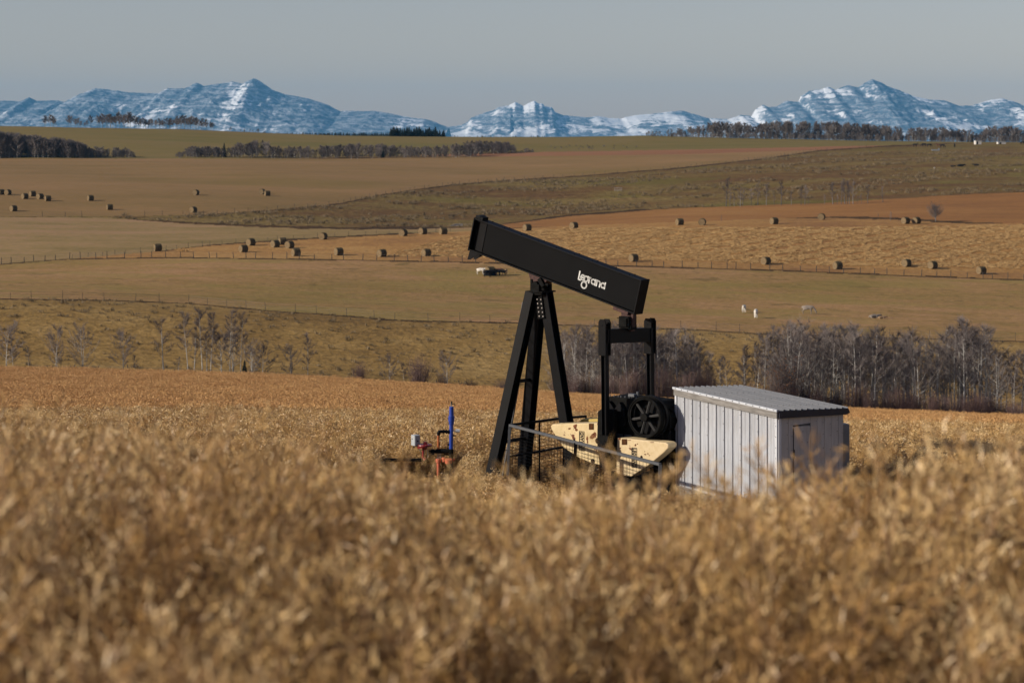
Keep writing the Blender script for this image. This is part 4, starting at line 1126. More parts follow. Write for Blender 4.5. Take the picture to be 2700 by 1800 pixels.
# ---- lettering on the web (script style word, strokes of one width)
def letters(strokes, width, th, S0, name, mat, parent, org, ax, up, out):
    """strokes: polylines in letter space; drawn as flat ribbons with square ends"""
    mb = MB()
    for st in strokes:
        for i in range(len(st) - 1):
            a = Vector(st[i]); b = Vector(st[i + 1]); d = (b - a)
            if d.length < 1e-6: continue
            d.normalize(); n_ = Vector((-d.y, d.x)) * width / 2
            a2 = a - d * width * 0.18; b2 = b + d * width * 0.18
            q = [a2 - n_, b2 - n_, b2 + n_, a2 + n_]
            P = [org + ax * (p.x * S0) + up * (p.y * S0) + out * 0.002 for p in q]
            Q = [p + out * th for p in P]
            mb.add(P + Q, [(0, 1, 2, 3), (7, 6, 5, 4), (0, 4, 5, 1), (1, 5, 6, 2), (2, 6, 7, 3), (3, 7, 4, 0)])
    return mb.build(name, mat, parent)
def arc(cx, cy, r, a0, a1, n=20, ry=None):
    ry = r if ry is None else ry
    return [(cx + r * math.cos(R(a0 + (a1 - a0) * i / n)), cy + ry * math.sin(R(a0 + (a1 - a0) * i / n))) for i in range(n + 1)]
W_ = [[(0, 1.25), (0, 0.0), (0.42, 0.0)],                                          # l with a foot
      arc(0.72, 0.48, 0.36, -50, 300), [(0.38, 0.46), (1.04, 0.50)],               # e
      arc(1.36, 0.46, 0.38, 0, 360), arc(1.22, -0.52, 0.48, 60, 425), [(1.05, -0.02), (1.45, -0.1)], [(1.74, 0.9), (1.55, 0.8)],   # g with its big round tail
      [(1.98, 0.9), (1.98, 0.0)], arc(2.28, 0.55, 0.3, 95, 180),                    # r
      arc(2.78, 0.44, 0.34, 0, 360), [(3.14, 0.9), (3.14, 0.0)],                    # a
      [(3.44, 0.9), (3.44, 0.0)], arc(3.74, 0.54, 0.3, 0, 180), [(4.04, 0.55), (4.04, 0.0)],   # n
      arc(4.62, 0.44, 0.34, 0, 360), [(4.98, 0.98), (4.98, 0.0)]]                   # d
ul, zl = loc(1525, 736, -0.02)
org = Vector((ul, -0.0155, zl))
letters(W_, 0.22, 0.004, 0.152, 'lettering', M_whitep, pump, org, bd, bu, Vector((0, -1, 0)))

# ---- saddle bearing between post and beam
zt_ = EYE - (768 - HZ) / F * OY - ZG          # top plate of the post
pb = Lp + bd * ((0 - uL) / bd.x) - bu * (H / 2)
mb = MB(); mb.m = 0
mb.prism([(-0.27, pb.z + 0.06), (0.30, pb.z - 0.10), (0.22, pb.z - 0.2), (0.08, zt_ + 0.10), (-0.08, zt_ + 0.10), (-0.17, zt_ + 0.2)], -0.13, 0.13)
mb.build('saddle_bearing', M_redp, pump, bevel=0.01)
mb = MB(); mb.cyl((0.02, -0.24, zt_ + 0.16), (0.02, 0.24, zt_ + 0.16), 0.085, 16)
mb.box((0.02, -0.19, zt_ + 0.09), (0.26, 0.1, 0.16)); mb.box((0.02, 0.19, zt_ + 0.09), (0.26, 0.1, 0.16))
mb.box((0.17, -0.1, zt_ + 0.22), (0.1, 0.2, 0.22), Matrix.Rotation(R(-35), 3, 'Y'))
mb.box((0.30, -0.14, pb.z - 0.20), (0.1, 0.04, 0.05)); mb.box((-0.15, -0.14, zt_ + 0.22), (0.05, 0.04, 0.12))
mb.build('saddle_bearing', M_dusty, pump, bevel=0.006)
mb = MB(); mb.box((0, 0, zt_), (0.5, 0.5, 0.03)); mb.box((0.0, -0.2, zt_ - 0.04), (0.42, 0.04, 0.06)); mb.build('top_plate', M_dusty, pump, bevel=0.004)

# ---- samson post legs
feet = [(-1.05, -0.62), (-1.05, 0.62), (1.12, 0.0)]
tops = [(-0.13, -0.14), (-0.13, 0.14), (0.16, 0.0)]
for (fx, fy), (tx, ty) in zip(feet, tops):
    mb = MB(); mb.ibeam((fx, fy, 0.1), (tx, ty, zt_ - 0.02), 0.235, 0.235, 0.016, up=(0, 1, 0) if fx < 0 else (0, 1, 0))
    mb.build('leg', M_black, pump)
mb = MB(); mb.box((0.10, -0.135, zt_ - 0.36), (0.2, 0.03, 0.5), Matrix.Rotation(R(-9), 3, 'Y'))
g_ = mb.build('gusset_plate', M_dusty, pump)
mb = MB()
for i in range(5):
    for k in (-1, 1):
        c = Vector((0.10 + k * 0.055 + 0.016 * i, -0.15, zt_ - 0.17 - 0.095 * i)); mb.cyl(c, c + Vector((0, -0.03, 0)), 0.016, 6)
mb.build('bolt', M_steel, g_)
for zz in (1.3, 2.7):      # cross ties
    f = 1 - zz / zt_
    mb = MB(); mb.bar((-1.05 * f - 0.1 * (1 - f), -0.62 * f - 0.1, zz), (-1.05 * f - 0.1 * (1 - f), 0.62 * f + 0.1, zz), 0.08, 0.03)
    mb.build('cross_tie', M_black, pump)
# ---- ladder on the well side
lad = MB(); a0 = Vector((-1.28, -0.05, 0.2)); a1 = Vector((-0.33, -0.05, zt_ - 0.25))
for s_ in (-0.17, 0.17): lad.bar(a0 + Vector((0, s_, 0)), a1 + Vector((0, s_, 0)), 0.03, 0.045, up=(1, 0, 0))
L0 = lad.build('ladder_rail', M_rail, pump)
for i in range(13):
    p = a0.lerp(a1, (i + 0.5) / 13); mb = MB(); mb.cyl(p + Vector((0, -0.17, 0)), p + Vector((0, 0.17, 0)), 0.011, 6); mb.build('rung', M_rail, L0)
mb = MB(); mb.tube([(-1.38, 0.1, 0.2), (-1.32, 0.1, 1.2), (-0.62, 0.1, 3.3)], 0.018, 6); mb.build('safety_cable', M_rail, pump)

# ---- tail bearing and equalizer
WE = 0.84
ue, ze = loc(1655, 884, 0)
tb = Lp + bd * ((ue - 0.03 - uL) / bd.x) - bu * (H / 2)
mb = MB(); mb.box(tb + Vector((0.02, 0, -0.05)), (0.42, 0.26, 0.07), Matrix.Rotation(math.atan2(-bd.z, bd.x), 3, 'Y'))
mb.prism([(ue - 0.14, tb.z - 0.08), (ue + 0.2, tb.z - 0.12), (ue + 0.16, ze + 0.1), (ue - 0.1, ze + 0.1)], -0.06, 0.06)
mb.build('tail_bearing', M_redp, pump, bevel=0.006)
mb = MB(); mb.box((ue, 0, (tb.z + ze) / 2 - 0.0), (0.27, 0.3, 0.26)); mb.box((ue, -0.16, (tb.z + ze) / 2), (0.2, 0.05, 0.19))
mb.box((ue + 0.02, 0, ze + 0.19), (0.30, 0.22, 0.10))
for zz in (-0.07, 0.08): mb.cyl((ue - 0.2, -0.12, (tb.z + ze) / 2 + zz), (ue - 0.12, -0.12, (tb.z + ze) / 2 + zz), 0.012, 6)
mb.build('bearing_housing', M_dusty, pump, bevel=0.012)
tl = 0.045
mb = MB(); mb.bar((ue, -WE, ze + tl), (ue, WE, ze - tl), 0.31, 0.17)
mb.build('equalizer_beam', M_black, pump, bevel=0.004)
cu, cz = loc(1597, 1178, -WE)          # crank pin
for s_ in (-1, 1):
    y = s_ * WE; z = ze - s_ * tl
    mb = MB()
    for k in (-1, 1):
        pl = [(ue - 0.10, z + 0.30), (ue - 0.06, z + 0.37), (ue + 0.06, z + 0.37), (ue + 0.10, z + 0.30), (ue + 0.10, z - 0.42), (ue - 0.10, z - 0.42)]
        mb.prism(pl, y + k * 0.085 - 0.014, y + k * 0.085 + 0.014)
    mb.box((ue - 0.085, y, z - 0.02), (0.03, 0.14, 0.36)); mb.box((ue, y, z - 0.05), (0.12, 0.15, 0.2))
    mb.cyl((ue, y - 0.11, z + 0.24), (ue, y + 0.11, z + 0.24), 0.02, 8)
    mb.build('fork', M_black, pump, bevel=0.003)
    mb = MB(); mb.ibeam((ue, y, z - 0.05), (cu, y, cz + 0.2), 0.125, 0.125, 0.012, up=(1, 0, 0)); mb.build('pitman_arm', M_black, pump)
    mb = MB(); mb.cyl((cu, y - 0.11, cz), (cu, y + 0.11, cz), 0.15, 24); mb.box((cu, y, cz + 0.16), (0.24, 0.15, 0.2))
    mb.cyl((cu, y + s_ * 0.11, cz), (cu, y + s_ * 0.14, cz), 0.10, 20); mb.cyl((cu, y + s_ * 0.14, cz), (cu, y + s_ * 0.17, cz), 0.05, 12)
    wb = mb.build('wrist_bearing', M_dusty, pump, bevel=0.006)

# ---- cranks and counterweights
def px_poly(pts, w): return [loc(x, y, w) for x, y in pts]
def z2(pts): return [(1280 + x / 4.523, 960 + y / 4.523) for x, y in pts]
WC = -0.60
cr = px_poly(z2([(1372, 560), (1420, 520), (1560, 540), (1560, 900), (1548, 1235), (1490, 1262), (1410, 1225), (1380, 1100), (1362, 900)]), WC)
PA = px_poly(z2([(776, 735), (800, 714), (1352, 698), (1362, 860), (1366, 1205), (1262, 1178), (1110, 1112), (930, 992), (838, 860), (788, 780)]), WC - 0.08)
PB = px_poly(z2([(1572, 878), (1690, 884), (2150, 935), (2182, 958), (2178, 1000), (2120, 1060), (1950, 1200), (1735, 1340), (1590, 1310), (1552, 1290), (1560, 1050)]), WC - 0.08)
def mirror_poly(P): return P
for s_ in (-1, 1):
    yb = s_ * 0.60
    y0, y1 = sorted((yb - s_ * 0.04, yb + s_ * 0.10))
    mb = MB(); mb.prism(cr, y0, y1); mb.build('crank_arm', M_dusty, pump, bevel=0.01)
    ya, yb2 = sorted((s_ * 0.36, s_ * 0.68))
    for P, mt in ((PA, M_cream if s_ < 0 else M_mustard), (PB, M_cream2 if s_ < 0 else M_mustard)):
        mb = MB(); mb.prism(P, ya, yb2)
        cw = mb.build('counterweight', mt, pump, bevel=0.02)
        if s_ < 0:
            yf = ya - 0.003
            holes = ([(1060, 902, 0.026), (1340, 912, 0.068), (1281, 1155, 0.055)] if P is PA else [(1862, 1104, 0.03)])
            sq = ([(1236, 700, 1292, 778)] if P is PA else [(1628, 884, 1690, 958)])
            mb = MB()
            for hx, hy, hr in holes:
                (c0, c1), = px_poly(z2([(hx, hy)]), WC - 0.08)
                mb.cyl((c0, yf - 0.004, c1), (c0, yf + 0.02, c1), hr, 16)
            mb.build('bolt_hole', simple('dark_recess', (0.02, 0.01, 0.006), 0.9, 0.1), cw)
            mb = MB()
            for x0, y0_, x1, y1_ in sq:
                q = px_poly(z2([(x0, y0_ + 6), (x1, y0_ + 6), (x1, y1_), (x0, y1_)]), WC - 0.08)
                mb.prism(q, yf - 0.006, yf + 0.02)
            mb.build('keyway', simple('rusty_recess', (0.07, 0.03, 0.012), 0.9, 0.1, var=0.5, scale=20), cw)
            rust = ([(1072, 742, 20, 34), (1082, 778, 16, 20), (1003, 767, 15, 12), (1043, 858, 9, 8), (1282, 856, 34, 32), (1306, 828, 20, 20), (1213, 880, 11, 30), (1218, 920, 8, 20), (1340, 715, 8, 14)]
                    if P is PA else [(1990, 930, 22, 6), (1908, 1074, 12, 9), (1938, 1066, 9, 7), (1790, 962, 9, 16), (1812, 948, 7, 8), (1606, 1000, 12, 9), (1720, 905, 20, 5), (1900, 1040, 6, 5), (1955, 1085, 8, 5), (1600, 890, 16, 12)])
            for rx, ry, ra, rb in rust:
                pl = [(rx + ra * math.cos(t_) * (1 + 0.35 * math.sin(3 * t_ + rx)), ry + rb * math.sin(t_) * (1 + 0.3 * math.cos(2 * t_ + ry))) for t_ in [6.283 * q / 14 for q in range(14)]]
                mb = MB(); mb.prism(px_poly(z2(pl), WC - 0.08), yf - 0.0005, yf + 0.01); mb.build('rust_patch', M_rust_spot, cw)
            # upright name cast into the iron, in a thin frame
            (nx0, nz0), (nx1, nz1) = px_poly(z2([(1150, 800), (1150, 1030)] if P is PA else [(1777, 996), (1777, 1228)]), WC - 0.08)
            hgt = nz0 - nz1
            cu_ = bpy.data.curves.new('t', 'FONT'); cu_.body = 'LEGRAND'; cu_.size = 0.125; cu_.extrude = 0.003; cu_.space_character = 1.12
            cu_.offset = 0.004
            to = bpy.data.objects.new('t', cu_); COL.objects.link(to)
            bpy.context.view_layer.update()
            me = bpy.data.meshes.new_from_object(to.evaluated_get(bpy.context.evaluated_depsgraph_get()))
            bpy.data.objects.remove(to)
            co_ = np.zeros(len(me.vertices) * 3); me.vertices.foreach_get('co', co_); co_ = co_.reshape(-1, 3)
            sx = hgt * 0.94 / (co_[:, 0].max() - co_[:, 0].min()); co_[:, 0] = (co_[:, 0] - co_[:, 0].min()) * sx + hgt * 0.03
            hc = (co_[:, 1].max() + co_[:, 1].min()) / 2
            out = np.zeros_like(co_)
            if P is PA: out[:, 0] = nx1 - (co_[:, 1] - hc); out[:, 2] = nz1 + co_[:, 0]
            else: out[:, 0] = nx0 + (co_[:, 1] - hc); out[:, 2] = nz0 - co_[:, 0]
            out[:, 1] = yf - 0.005 - co_[:, 2]
            me.vertices.foreach_set('co', out.astype(np.float32).ravel()); me.update()
            me.materials.clear()
            link('lettering', me, M_inkp, cw)
            mb = MB(); xm = (nx0 + nx1) / 2; wd = 0.066
            zc = (nz0 + nz1) / 2
            mb.box((xm - wd, yf - 0.002, zc), (0.014, 0.008, hgt)); mb.box((xm + wd, yf - 0.002, zc), (0.006, 0.006, hgt))
            mb.box((xm, yf - 0.002, nz0), (2 * wd, 0.008, 0.01)); mb.box((xm, yf - 0.002, nz1), (2 * wd, 0.008, 0.01))
            mb.build('name_frame', M_inkp, cw)

# ---- gear reducer, guard, sheave, motor, skid
gu = 2.72
def rounded(cx, cz_, w, h, r, n=5):
    P = []
    for sx, sz, a0_ in ((1, 1, 0), (-1, 1, 90), (-1, -1, 180), (1, -1, 270)):
        for i in range(n + 1):
            a_ = R(a0_ + 90 * i / n); P.append((cx + sx * (w / 2 - r) + r * math.cos(a_), cz_ + sz * (h / 2 - r) + r * math.sin(a_)))
    return P
ztop = loc(1680, 1044, 0)[1]
mb = MB(); mb.prism(rounded(gu + 0.16, ztop - 0.52, 1.6, 1.0, 0.16), -0.34, 0.34)
mb.box((gu + 0.05, 0, ztop - 0.56), (1.5, 0.78, 0.09)); mb.build('gearbox', M_dusty, pump, bevel=0.01)
mb = MB(); mb.cyl((cu + 0.12, -0.45, ztop - 0.50), (cu + 0.12, 0.45, ztop - 0.50), 0.14, 20); mb.cyl((gu + 0.45, -0.5, ztop - 0.5), (gu + 0.45, 0.42, ztop - 0.5), 0.09, 16)
mb.build('shaft', M_dusty, pump)
mb = MB()
for i in range(12):
    mb.cyl((gu - 0.5 + i * 0.1, -0.28 + 0.02 * (i % 3), ztop - 0.03), (gu - 0.5 + i * 0.1, -0.28 + 0.02 * (i % 3), ztop + 0.015), 0.014, 6)
mb.box((gu - 0.05, -0.05, ztop + 0.02), (0.16, 0.12, 0.06)); mb.cyl((gu + 0.05, 0, ztop), (gu + 0.05, 0, ztop + 0.1), 0.03, 8)
mb.build('bolt', M_rail, pump)
mb = MB()        # cast ribs on the side of the box
for x0 in (-0.40, -0.12):
    mb.prism([(gu + x0 - 0.14, ztop - 0.28), (gu + x0, ztop - 0.10), (gu + x0 + 0.15, ztop - 0.28), (gu + x0 + 0.13, ztop - 0.5), (gu + x0 - 0.12, ztop - 0.5)], -0.46, -0.34)
mb.cyl((gu + 0.45, -0.42, ztop - 0.5), (gu + 0.45, -0.34, ztop - 0.5), 0.17, 20)
mb.build('cast_rib', M_black, pump, bevel=0.01)
mb = MB()
for x0 in (-0.16, 0.04): mb.box((gu + 0.0 + x0 * 1.2, -0.352, ztop - 0.86), (0.19, 0.02, 0.1))
mb.build('data_plate', M_rail, pump)
su, sz = loc(1704, 1099, -0.56)
rim = MB(); n = 40
for yy, rr_ in ((-0.62, 0.43), (-0.50, 0.43)):
    rim.tube([(su + rr_ * math.cos(2 * math.pi * i / n), yy, sz + rr_ * math.sin(2 * math.pi * i / n)) for i in range(n + 1)], 0.02, 6, False)
ri, ro = 0.38, 0.43
V_ = []; F_ = []
for i in range(n):
    a_ = 2 * math.pi * i / n
    for r_ in (ri, ro):
        for yy in (-0.62, -0.50): V_.append((su + r_ * math.cos(a_), yy, sz + r_ * math.sin(a_)))
for i in range(n):
    j = (i + 1) % n; a_, b_ = i * 4, j * 4
    F_ += [(a_, b_, b_ + 1, a_ + 1), (a_ + 2, a_ + 3, b_ + 3, b_ + 2), (a_, a_ + 2, b_ + 2, b_), (a_ + 1, b_ + 1, b_ + 3, a_ + 3)]
rim.add(V_, F_)
shv = rim.build('sheave', M_dusty, pump, smooth=False)
for i in range(6):
    a_ = R(12 + 60 * i); d = Vector((math.cos(a_), 0, math.sin(a_)))
    mb = MB(); c = Vector((su, -0.56, sz)); mb.bar(c + d * 0.06, c + d * 0.39, 0.05, 0.045, up=(-d.z, 0, d.x))
    mb.bar(c + d * 0.06 + Vector((0, -0.03, 0)), c + d * 0.39 + Vector((0, -0.03, 0)), 0.012, 0.02, up=(-d.z, 0, d.x))
    mb.build('spoke', simple('worn_spoke', (0.016, 0.016, 0.017), 0.5, 0.5) if i == 0 else bpy.data.materials['worn_spoke'], shv)
mb = MB(); mb.cyl((su, -0.66, sz), (su, -0.42, sz), 0.09, 16); mb.build('hub', M_dusty, shv)
# belt guard drum behind the sheave and the motor at the end
mb = MB(); mb.prism([(su + 0.46 * math.cos(R(t_)), sz + 0.46 * math.sin(R(t_))) for t_ in range(0, 360, 12)], -0.44, -0.36); mb.build('belt_guard', M_black, pump)
mu, mz = loc(1767, 1105, 0.1)
mb = MB(); mb.cyl((mu, -0.22, mz), (mu, 0.42, mz), 0.24, 20); mb.box((mu, 0.1, mz - 0.26), (0.4, 0.5, 0.08)); mb.box((mu - 0.02, -0.0, mz + 0.24), (0.36, 0.2, 0.05))
mb.build('motor', M_dusty, pump, bevel=0.008)
mb = MB(); mb.tube([(mu - 0.22, -0.3, mz + 0.26), (mu + 0.24, -0.3, mz + 0.26), (mu + 0.28, -0.3, mz + 0.1), (mu + 0.28, -0.3, 0.3)], 0.018, 8); mb.build('guard_bar', M_black, pump)
mb = MB(); mb.box((mu - 0.05, 0.05, (mz - 0.3) / 2 + 0.15), (0.5, 0.6, mz - 0.45)); mb.box((gu, 0, 0.55), (1.0, 0.5, 0.75)); mb.build('pedestal', M_black, pump)
mb = MB()
for s_ in (-0.42, 0.42): mb.ibeam((-1.5, s_ * 0.6, 0.1), (4.3, s_ * 0.6, 0.1), 0.22, 0.2, 0.016)
for x_ in (-1.3, 0.0, 1.3, 3.0, 4.2): mb.bar((x_, -0.7, 0.07), (x_, 0.7, 0.07), 0.14, 0.12)
mb.build('skid', M_black, pump)

# ================================================================ guard fence round the cranks
gf = empty('guard_fence', (0, 0, 0))
tag(gf, 'low grey pipe guard fence with square wire mesh around the pumpjack cranks', 'guard fence')
def gp(px, Y, drop): return Vector(((px - 1350) / F * Y, Y, EYE - drop))
railz = 6.53
c0 = gp(1344, 47.0, railz); c1 = gp(1741, 41.3, railz); c2 = gp(1486, 47.9, railz - 0.04); c3 = gp(1545, 48.5, railz)
def pipe(a, b, r, nm, mat=None, parent=None): 
    mb = MB(); mb.bar(a, b, r * 2, r * 2); return mb.build(nm, mat or M_rail, parent or gf)
pipe(c0, c1, 0.027, 'top_rail'); pipe(c0, c2, 0.026, 'top_rail', M_black); pipe(c2, c3, 0.026, 'top_rail', M_black)
dn = Vector((0, 0, -1))
pipe(c0 + dn * 0.72 + Vector((0.0, 0, 0)), c2 + dn * 0.68, 0.022, 'lower_rail', M_black)
pipe(c0 + dn * 1.55, c1 + dn * 1.55, 0.02, 'lower_rail')
for t_, m_ in ((0.0, M_rail), (0.47, M_black), (1.0, M_rail)):
    p = c0.lerp(c1, t_); pipe(p + dn * 0.01, p + dn * 1.75 + Vector((-0.08, 0, 0)), 0.032 if t_ != 0.47 else 0.036, 'post', m_)
for t_ in (0.55, 1.0):
    p = c0.lerp(c2, t_); pipe(p, p + dn * 1.75, 0.02, 'post', M_black)
pipe(c3, c3 + dn * 1.7, 0.02, 'post', M_black)
def wire_panel(a, b, h0, h1, sx, sz, mat):
    mb = MB(); L = (b - a).length; n_ = int(L / sx)
    for i in range(n_ + 1):
        p = a.lerp(b, i / n_); mb.bar(p + dn * h0, p + dn * h1, 0.006, 0.006, up=(1, 0, 0))
    m_ = int((h1 - h0) / sz)
    for k in range(m_ + 1):
        z = h0 + (h1 - h0) * k / m_; mb.bar(a + dn * z, b + dn * z, 0.006, 0.006)
    mb.build('wire_mesh', mat, gf)
wire_panel(c0, c0.lerp(c1, 0.47), 0.04, 1.5, 0.13, 0.075, M_black)
wire_panel(c0.lerp(c1, 0.47), c1, 0.04, 1.5, 0.13, 0.075, M_black)
wire_panel(c0, c2, 0.04, 1.5, 0.09, 0.075, M_black)

# ================================================================ WELLHEAD
WY = 48.76
wh = empty('wellhead', (-1.445, WY, z1(-1.445, WY)))
tag(wh, 'blue stuffing box on a wellhead with orange pipe, red diaphragm valve and grey control box', 'wellhead')
KW = WY / F
def wp(zx, zy, dy=0.0):
    """photo detail point -> wellhead axes"""
    px = 960 + zx / 7.127; py = 1030 + zy / 7.127
    return Vector(((px - 1350) * KW + 1.445, dy, EYE - (py - HZ) * KW - wh.location.z))
k_ = KW / 7.127
M_blue = simple('blue_enamel', (0.012, 0.045, 0.30), 0.38, 0.5, var=0.15)
M_orange = simple('orange_rust_pipe', (0.32, 0.085, 0.018), 0.6, 0.4, var=0.35, scale=14)
M_redv = simple('red_valve_paint', (0.22, 0.012, 0.016), 0.42, 0.5, var=0.2)
M_coral = simple('faded_coral_paint', (0.55, 0.13, 0.07), 0.6, 0.3, var=0.3, scale=14)
M_box = simple('pale_grey_enamel', (0.36, 0.38, 0.40), 0.5, 0.4, var=0.1)
mb = MB(); mb.cyl(wp(1640, 205), wp(1640, 300), 12 * k_, 10); mb.build('polished_rod', M_steel, wh)
mb = MB(); mb.cyl(wp(1645, 245), wp(1700, 245), 8 * k_, 8); mb.cyl(wp(1695, 245), wp(1712, 275), 7 * k_, 8); mb.cyl(wp(1643, 200), wp(1643, 250), 14 * k_, 8); mb.build('rod_clamp', M_black, wh)
mb = MB(); mb.tube([wp(1642, 296), wp(1642, 300), wp(1642, 455), wp(1642, 472), wp(1642, 474), wp(1642, 562), wp(1642, 566), wp(1642, 630), wp(1640, 636), wp(1635, 1095)],
                    [30 * k_, 41 * k_, 44 * k_, 46 * k_, 58 * k_, 58 * k_, 50 * k_, 46 * k_, 38 * k_, 37 * k_], 24); mb.build('stuffing_box', M_blue, wh, smooth=False)
mb = MB(); mb.cyl(wp(1642, 560), wp(1642, 570), 60 * k_, 24); mb.cyl(wp(1642, 600), wp(1642, 606), 52 * k_, 24); mb.build('collar', M_blue, wh)
mb = MB(); mb.tube([wp(1400, 835), wp(1400, 790), wp(1412, 770), wp(1440, 764), wp(1500, 762), wp(1600, 775)], [30 * k_, 32 * k_, 34 * k_, 32 * k_, 26 * k_, 28 * k_], 14)
for xx in (1480, 1540, 1580): mb.cyl(wp(xx, 766), wp(xx + 22, 768), 40 * k_, 12)
mb.cyl(wp(1500, 730), wp(1500, 760), 10 * k_, 8); mb.build('elbow', M_black, wh)
mb = MB(); mb.cyl(wp(1397, 835), wp(1397, 1090), 25 * k_, 16); mb.build('riser_pipe', M_orange, wh)
mb = MB(); mb.cyl(wp(1670, 750), wp(1730, 750), 12 * k_, 8); mb.cyl(wp(1720, 745, -0.02), wp(1800, 752, -0.02), 34 * k_, 16); mb.build('pressure_gauge', M_box, wh)
mb = MB(); mb.cyl(wp(1665, 845), wp(1705, 840), 14 * k_, 8); mb.cyl(wp(1700, 855), wp(1730, 830), 8 * k_, 8); mb.cyl(wp(1570, 1010), wp(1600, 1010), 14 * k_, 8); mb.cyl(wp(1575, 990), wp(1575, 1090), 9 * k_, 8)
mb.build('needle_valve', M_dusty, wh)
mb = MB(); mb.tube([wp(1215, 1150), wp(1330, 1140), wp(1400, 1130), wp(1600, 1130), wp(1640, 1150)], [34 * k_, 34 * k_, 46 * k_, 42 * k_, 50 * k_], 14)
mb.cyl(wp(1635, 1090), wp(1640, 1650), 42 * k_, 16); mb.tube([wp(1500, 1190), wp(1570, 1190), wp(1640, 1240)], 12 * k_, 8)
mb.box(wp(1290, 1150), (60 * k_, 0.1, 100 * k_)); mb.build('flow_tee', M_dusty, wh)
mb = MB()
for xx in (1380, 1410, 1440): mb.cyl(wp(xx, 1180), wp(xx, 1270), 8 * k_, 8)
mb.build('stud_bolt', M_steel, wh)
mb = MB(); mb.cyl(wp(1395, 1275), wp(1395, 1345), 52 * k_, 16); mb.cyl(wp(1500, 1250), wp(1500, 1330), 40 * k_, 14); mb.cyl(wp(1590, 1270, -0.12), wp(1590, 1340, -0.1), 66 * k_, 18); mb.cyl(wp(1655, 1290), wp(1700, 1300), 34 * k_, 14)
mb.cyl(wp(1395, 1345), wp(1395, 1650), 30 * k_, 14); mb.build('flange', M_coral, wh, bevel=0.004)
mb = MB(); mb.cyl(wp(290, 1292), wp(1180, 1298), 30 * k_, 12)
for xx in (300, 640, 1080): mb.cyl(wp(xx, 1292), wp(xx + 26, 1292), 38 * k_, 12)
mb.build('flow_line', M_black, wh)
mb = MB(); mb.cyl(wp(700, 1300), wp(700, 1650), 20 * k_, 8); mb.cyl(wp(330, 1300), wp(330, 1600), 20 * k_, 8); mb.build('pipe_support', M_black, wh)
mb = MB(); mb.tube([wp(1148, 955), wp(1148, 962), wp(1148, 996), wp(1140, 1000)], [26 * k_, 40 * k_, 42 * k_, 60 * k_], 16)
mb.tube([wp(1135, 998), wp(1135, 1004), wp(1135, 1022), wp(1135, 1026)], [60 * k_, 140 * k_, 145 * k_, 100 * k_], 28)
mb.tube([wp(1135, 1032), wp(1135, 1036), wp(1135, 1048), wp(1140, 1060), wp(1145, 1105)], [100 * k_, 145 * k_, 140 * k_, 60 * k_, 34 * k_], 28)
mb.tube([wp(1110, 1100), wp(1108, 1250), wp(1140, 1290)], [18 * k_, 22 * k_, 46 * k_], 12)
rv = mb.build('diaphragm_valve', M_redv, wh)
mb = MB()
for a_ in range(14):
    d = Vector((math.cos(a_ / 14 * 2 * math.pi), math.sin(a_ / 14 * 2 * math.pi), 0)) * 128 * k_
    mb.cyl(wp(1135, 1054) + d, wp(1135, 992) + d, 6 * k_, 6)
mb.build('bolt', M_steel, rv)
mb = MB(); mb.bar(wp(1010, 1060), wp(1080, 1180), 0.012, 0.012); mb.bar(wp(1190, 1100), wp(1195, 1230), 0.02, 0.02); mb.cyl(wp(1130, 1110), wp(1130, 1200), 10 * k_, 8); mb.build('bracket', M_steel, wh)
bc = (wp(850, 825) + wp(1085, 1025)) / 2; bw = 235 * k_; bh = 198 * k_
rotb = Matrix.Rotation(R(32), 3, 'Z')
mb = MB(); mb.box(bc, (0.15, 0.17, bh), rotb); cb = mb.build('control_box', M_box, wh, bevel=0.006)
mb = MB(); q = rotb @ Vector((-0.02, -0.092, 0)); mb.box(bc + rotb @ Vector((0, -0.09, 0)), (0.132, 0.012, bh - 0.02), rotb); mb.build('door', M_box, cb, bevel=0.003)
mb = MB(); c = bc + rotb @ Vector((0.0, -0.1, -0.01)); mb.cyl(c, c + rotb @ Vector((0, -0.015, 0)), 0.017, 12); mb.cyl(wp(935, 1030), wp(935, 1070), 10 * k_, 8)
c = bc + rotb @ Vector((-0.078, 0.02, 0.03)); mb.cyl(c, c + rotb @ Vector((-0.01, 0, 0)), 0.01, 8); mb.build('knob', M_black, cb)
mb = MB(); mb.bar(wp(960, 1030, 0.03), wp(1120, 1075, 0.03), 0.02, 0.02); mb.build('box_arm', M_steel, wh)

# ================================================================ SHED
SX, SY = 5.72, 44.0; SZ = -0.38
SF = 0.93      # the shed stands a little nearer than the unit
sh = empty('shed', (SX * SF, SY * SF, EYE + (SZ - EYE) * SF), R(25)); sh.scale = (SF,) * 3
tag(sh, 'small white corrugated metal shed with flat ribbed roof and weathered wooden fascia', 'shed')
LW, RW, HW = 4.40, 1.66, 2.42
def shed_white(name, col, warm):
    t = NT(name); co = t.coord()
    n = t.noise(t.coord('Object', (1, 1, 0.12)), 14, 5, 0.6); n2 = t.noise(co, 2.2, 4, 0.6)
    c = t.ramp(n, [(0.3, tuple(v * 0.80 for v in col)), (0.62, col)])
    c = t.mix(0.5, c, t.ramp(n2, [(0.3, warm), (0.62, (1, 1, 1))]), 'MULTIPLY')
    oi = t.node('ShaderNodeObjectInfo'); c = t.mix(1.0, c, t.ramp(oi.outputs['Random'], [(0.0, (0.84, 0.85, 0.87)), (1.0, (1, 1, 1))]), 'MULTIPLY')
    st = t.noise(t.coord('Object', (9, 9, 0.5)), 2.0, 4, 0.7); c = t.mix(t.ramp(st, [(0.60, (0, 0, 0)), (0.74, (0.5, 0.5, 0.5))]), c, (0.30, 0.22, 0.15))
    t.base(c); t.rough(0.5, 0.4, 0.0); t.bump(n, 0.1, 0.003)
    return t.mat
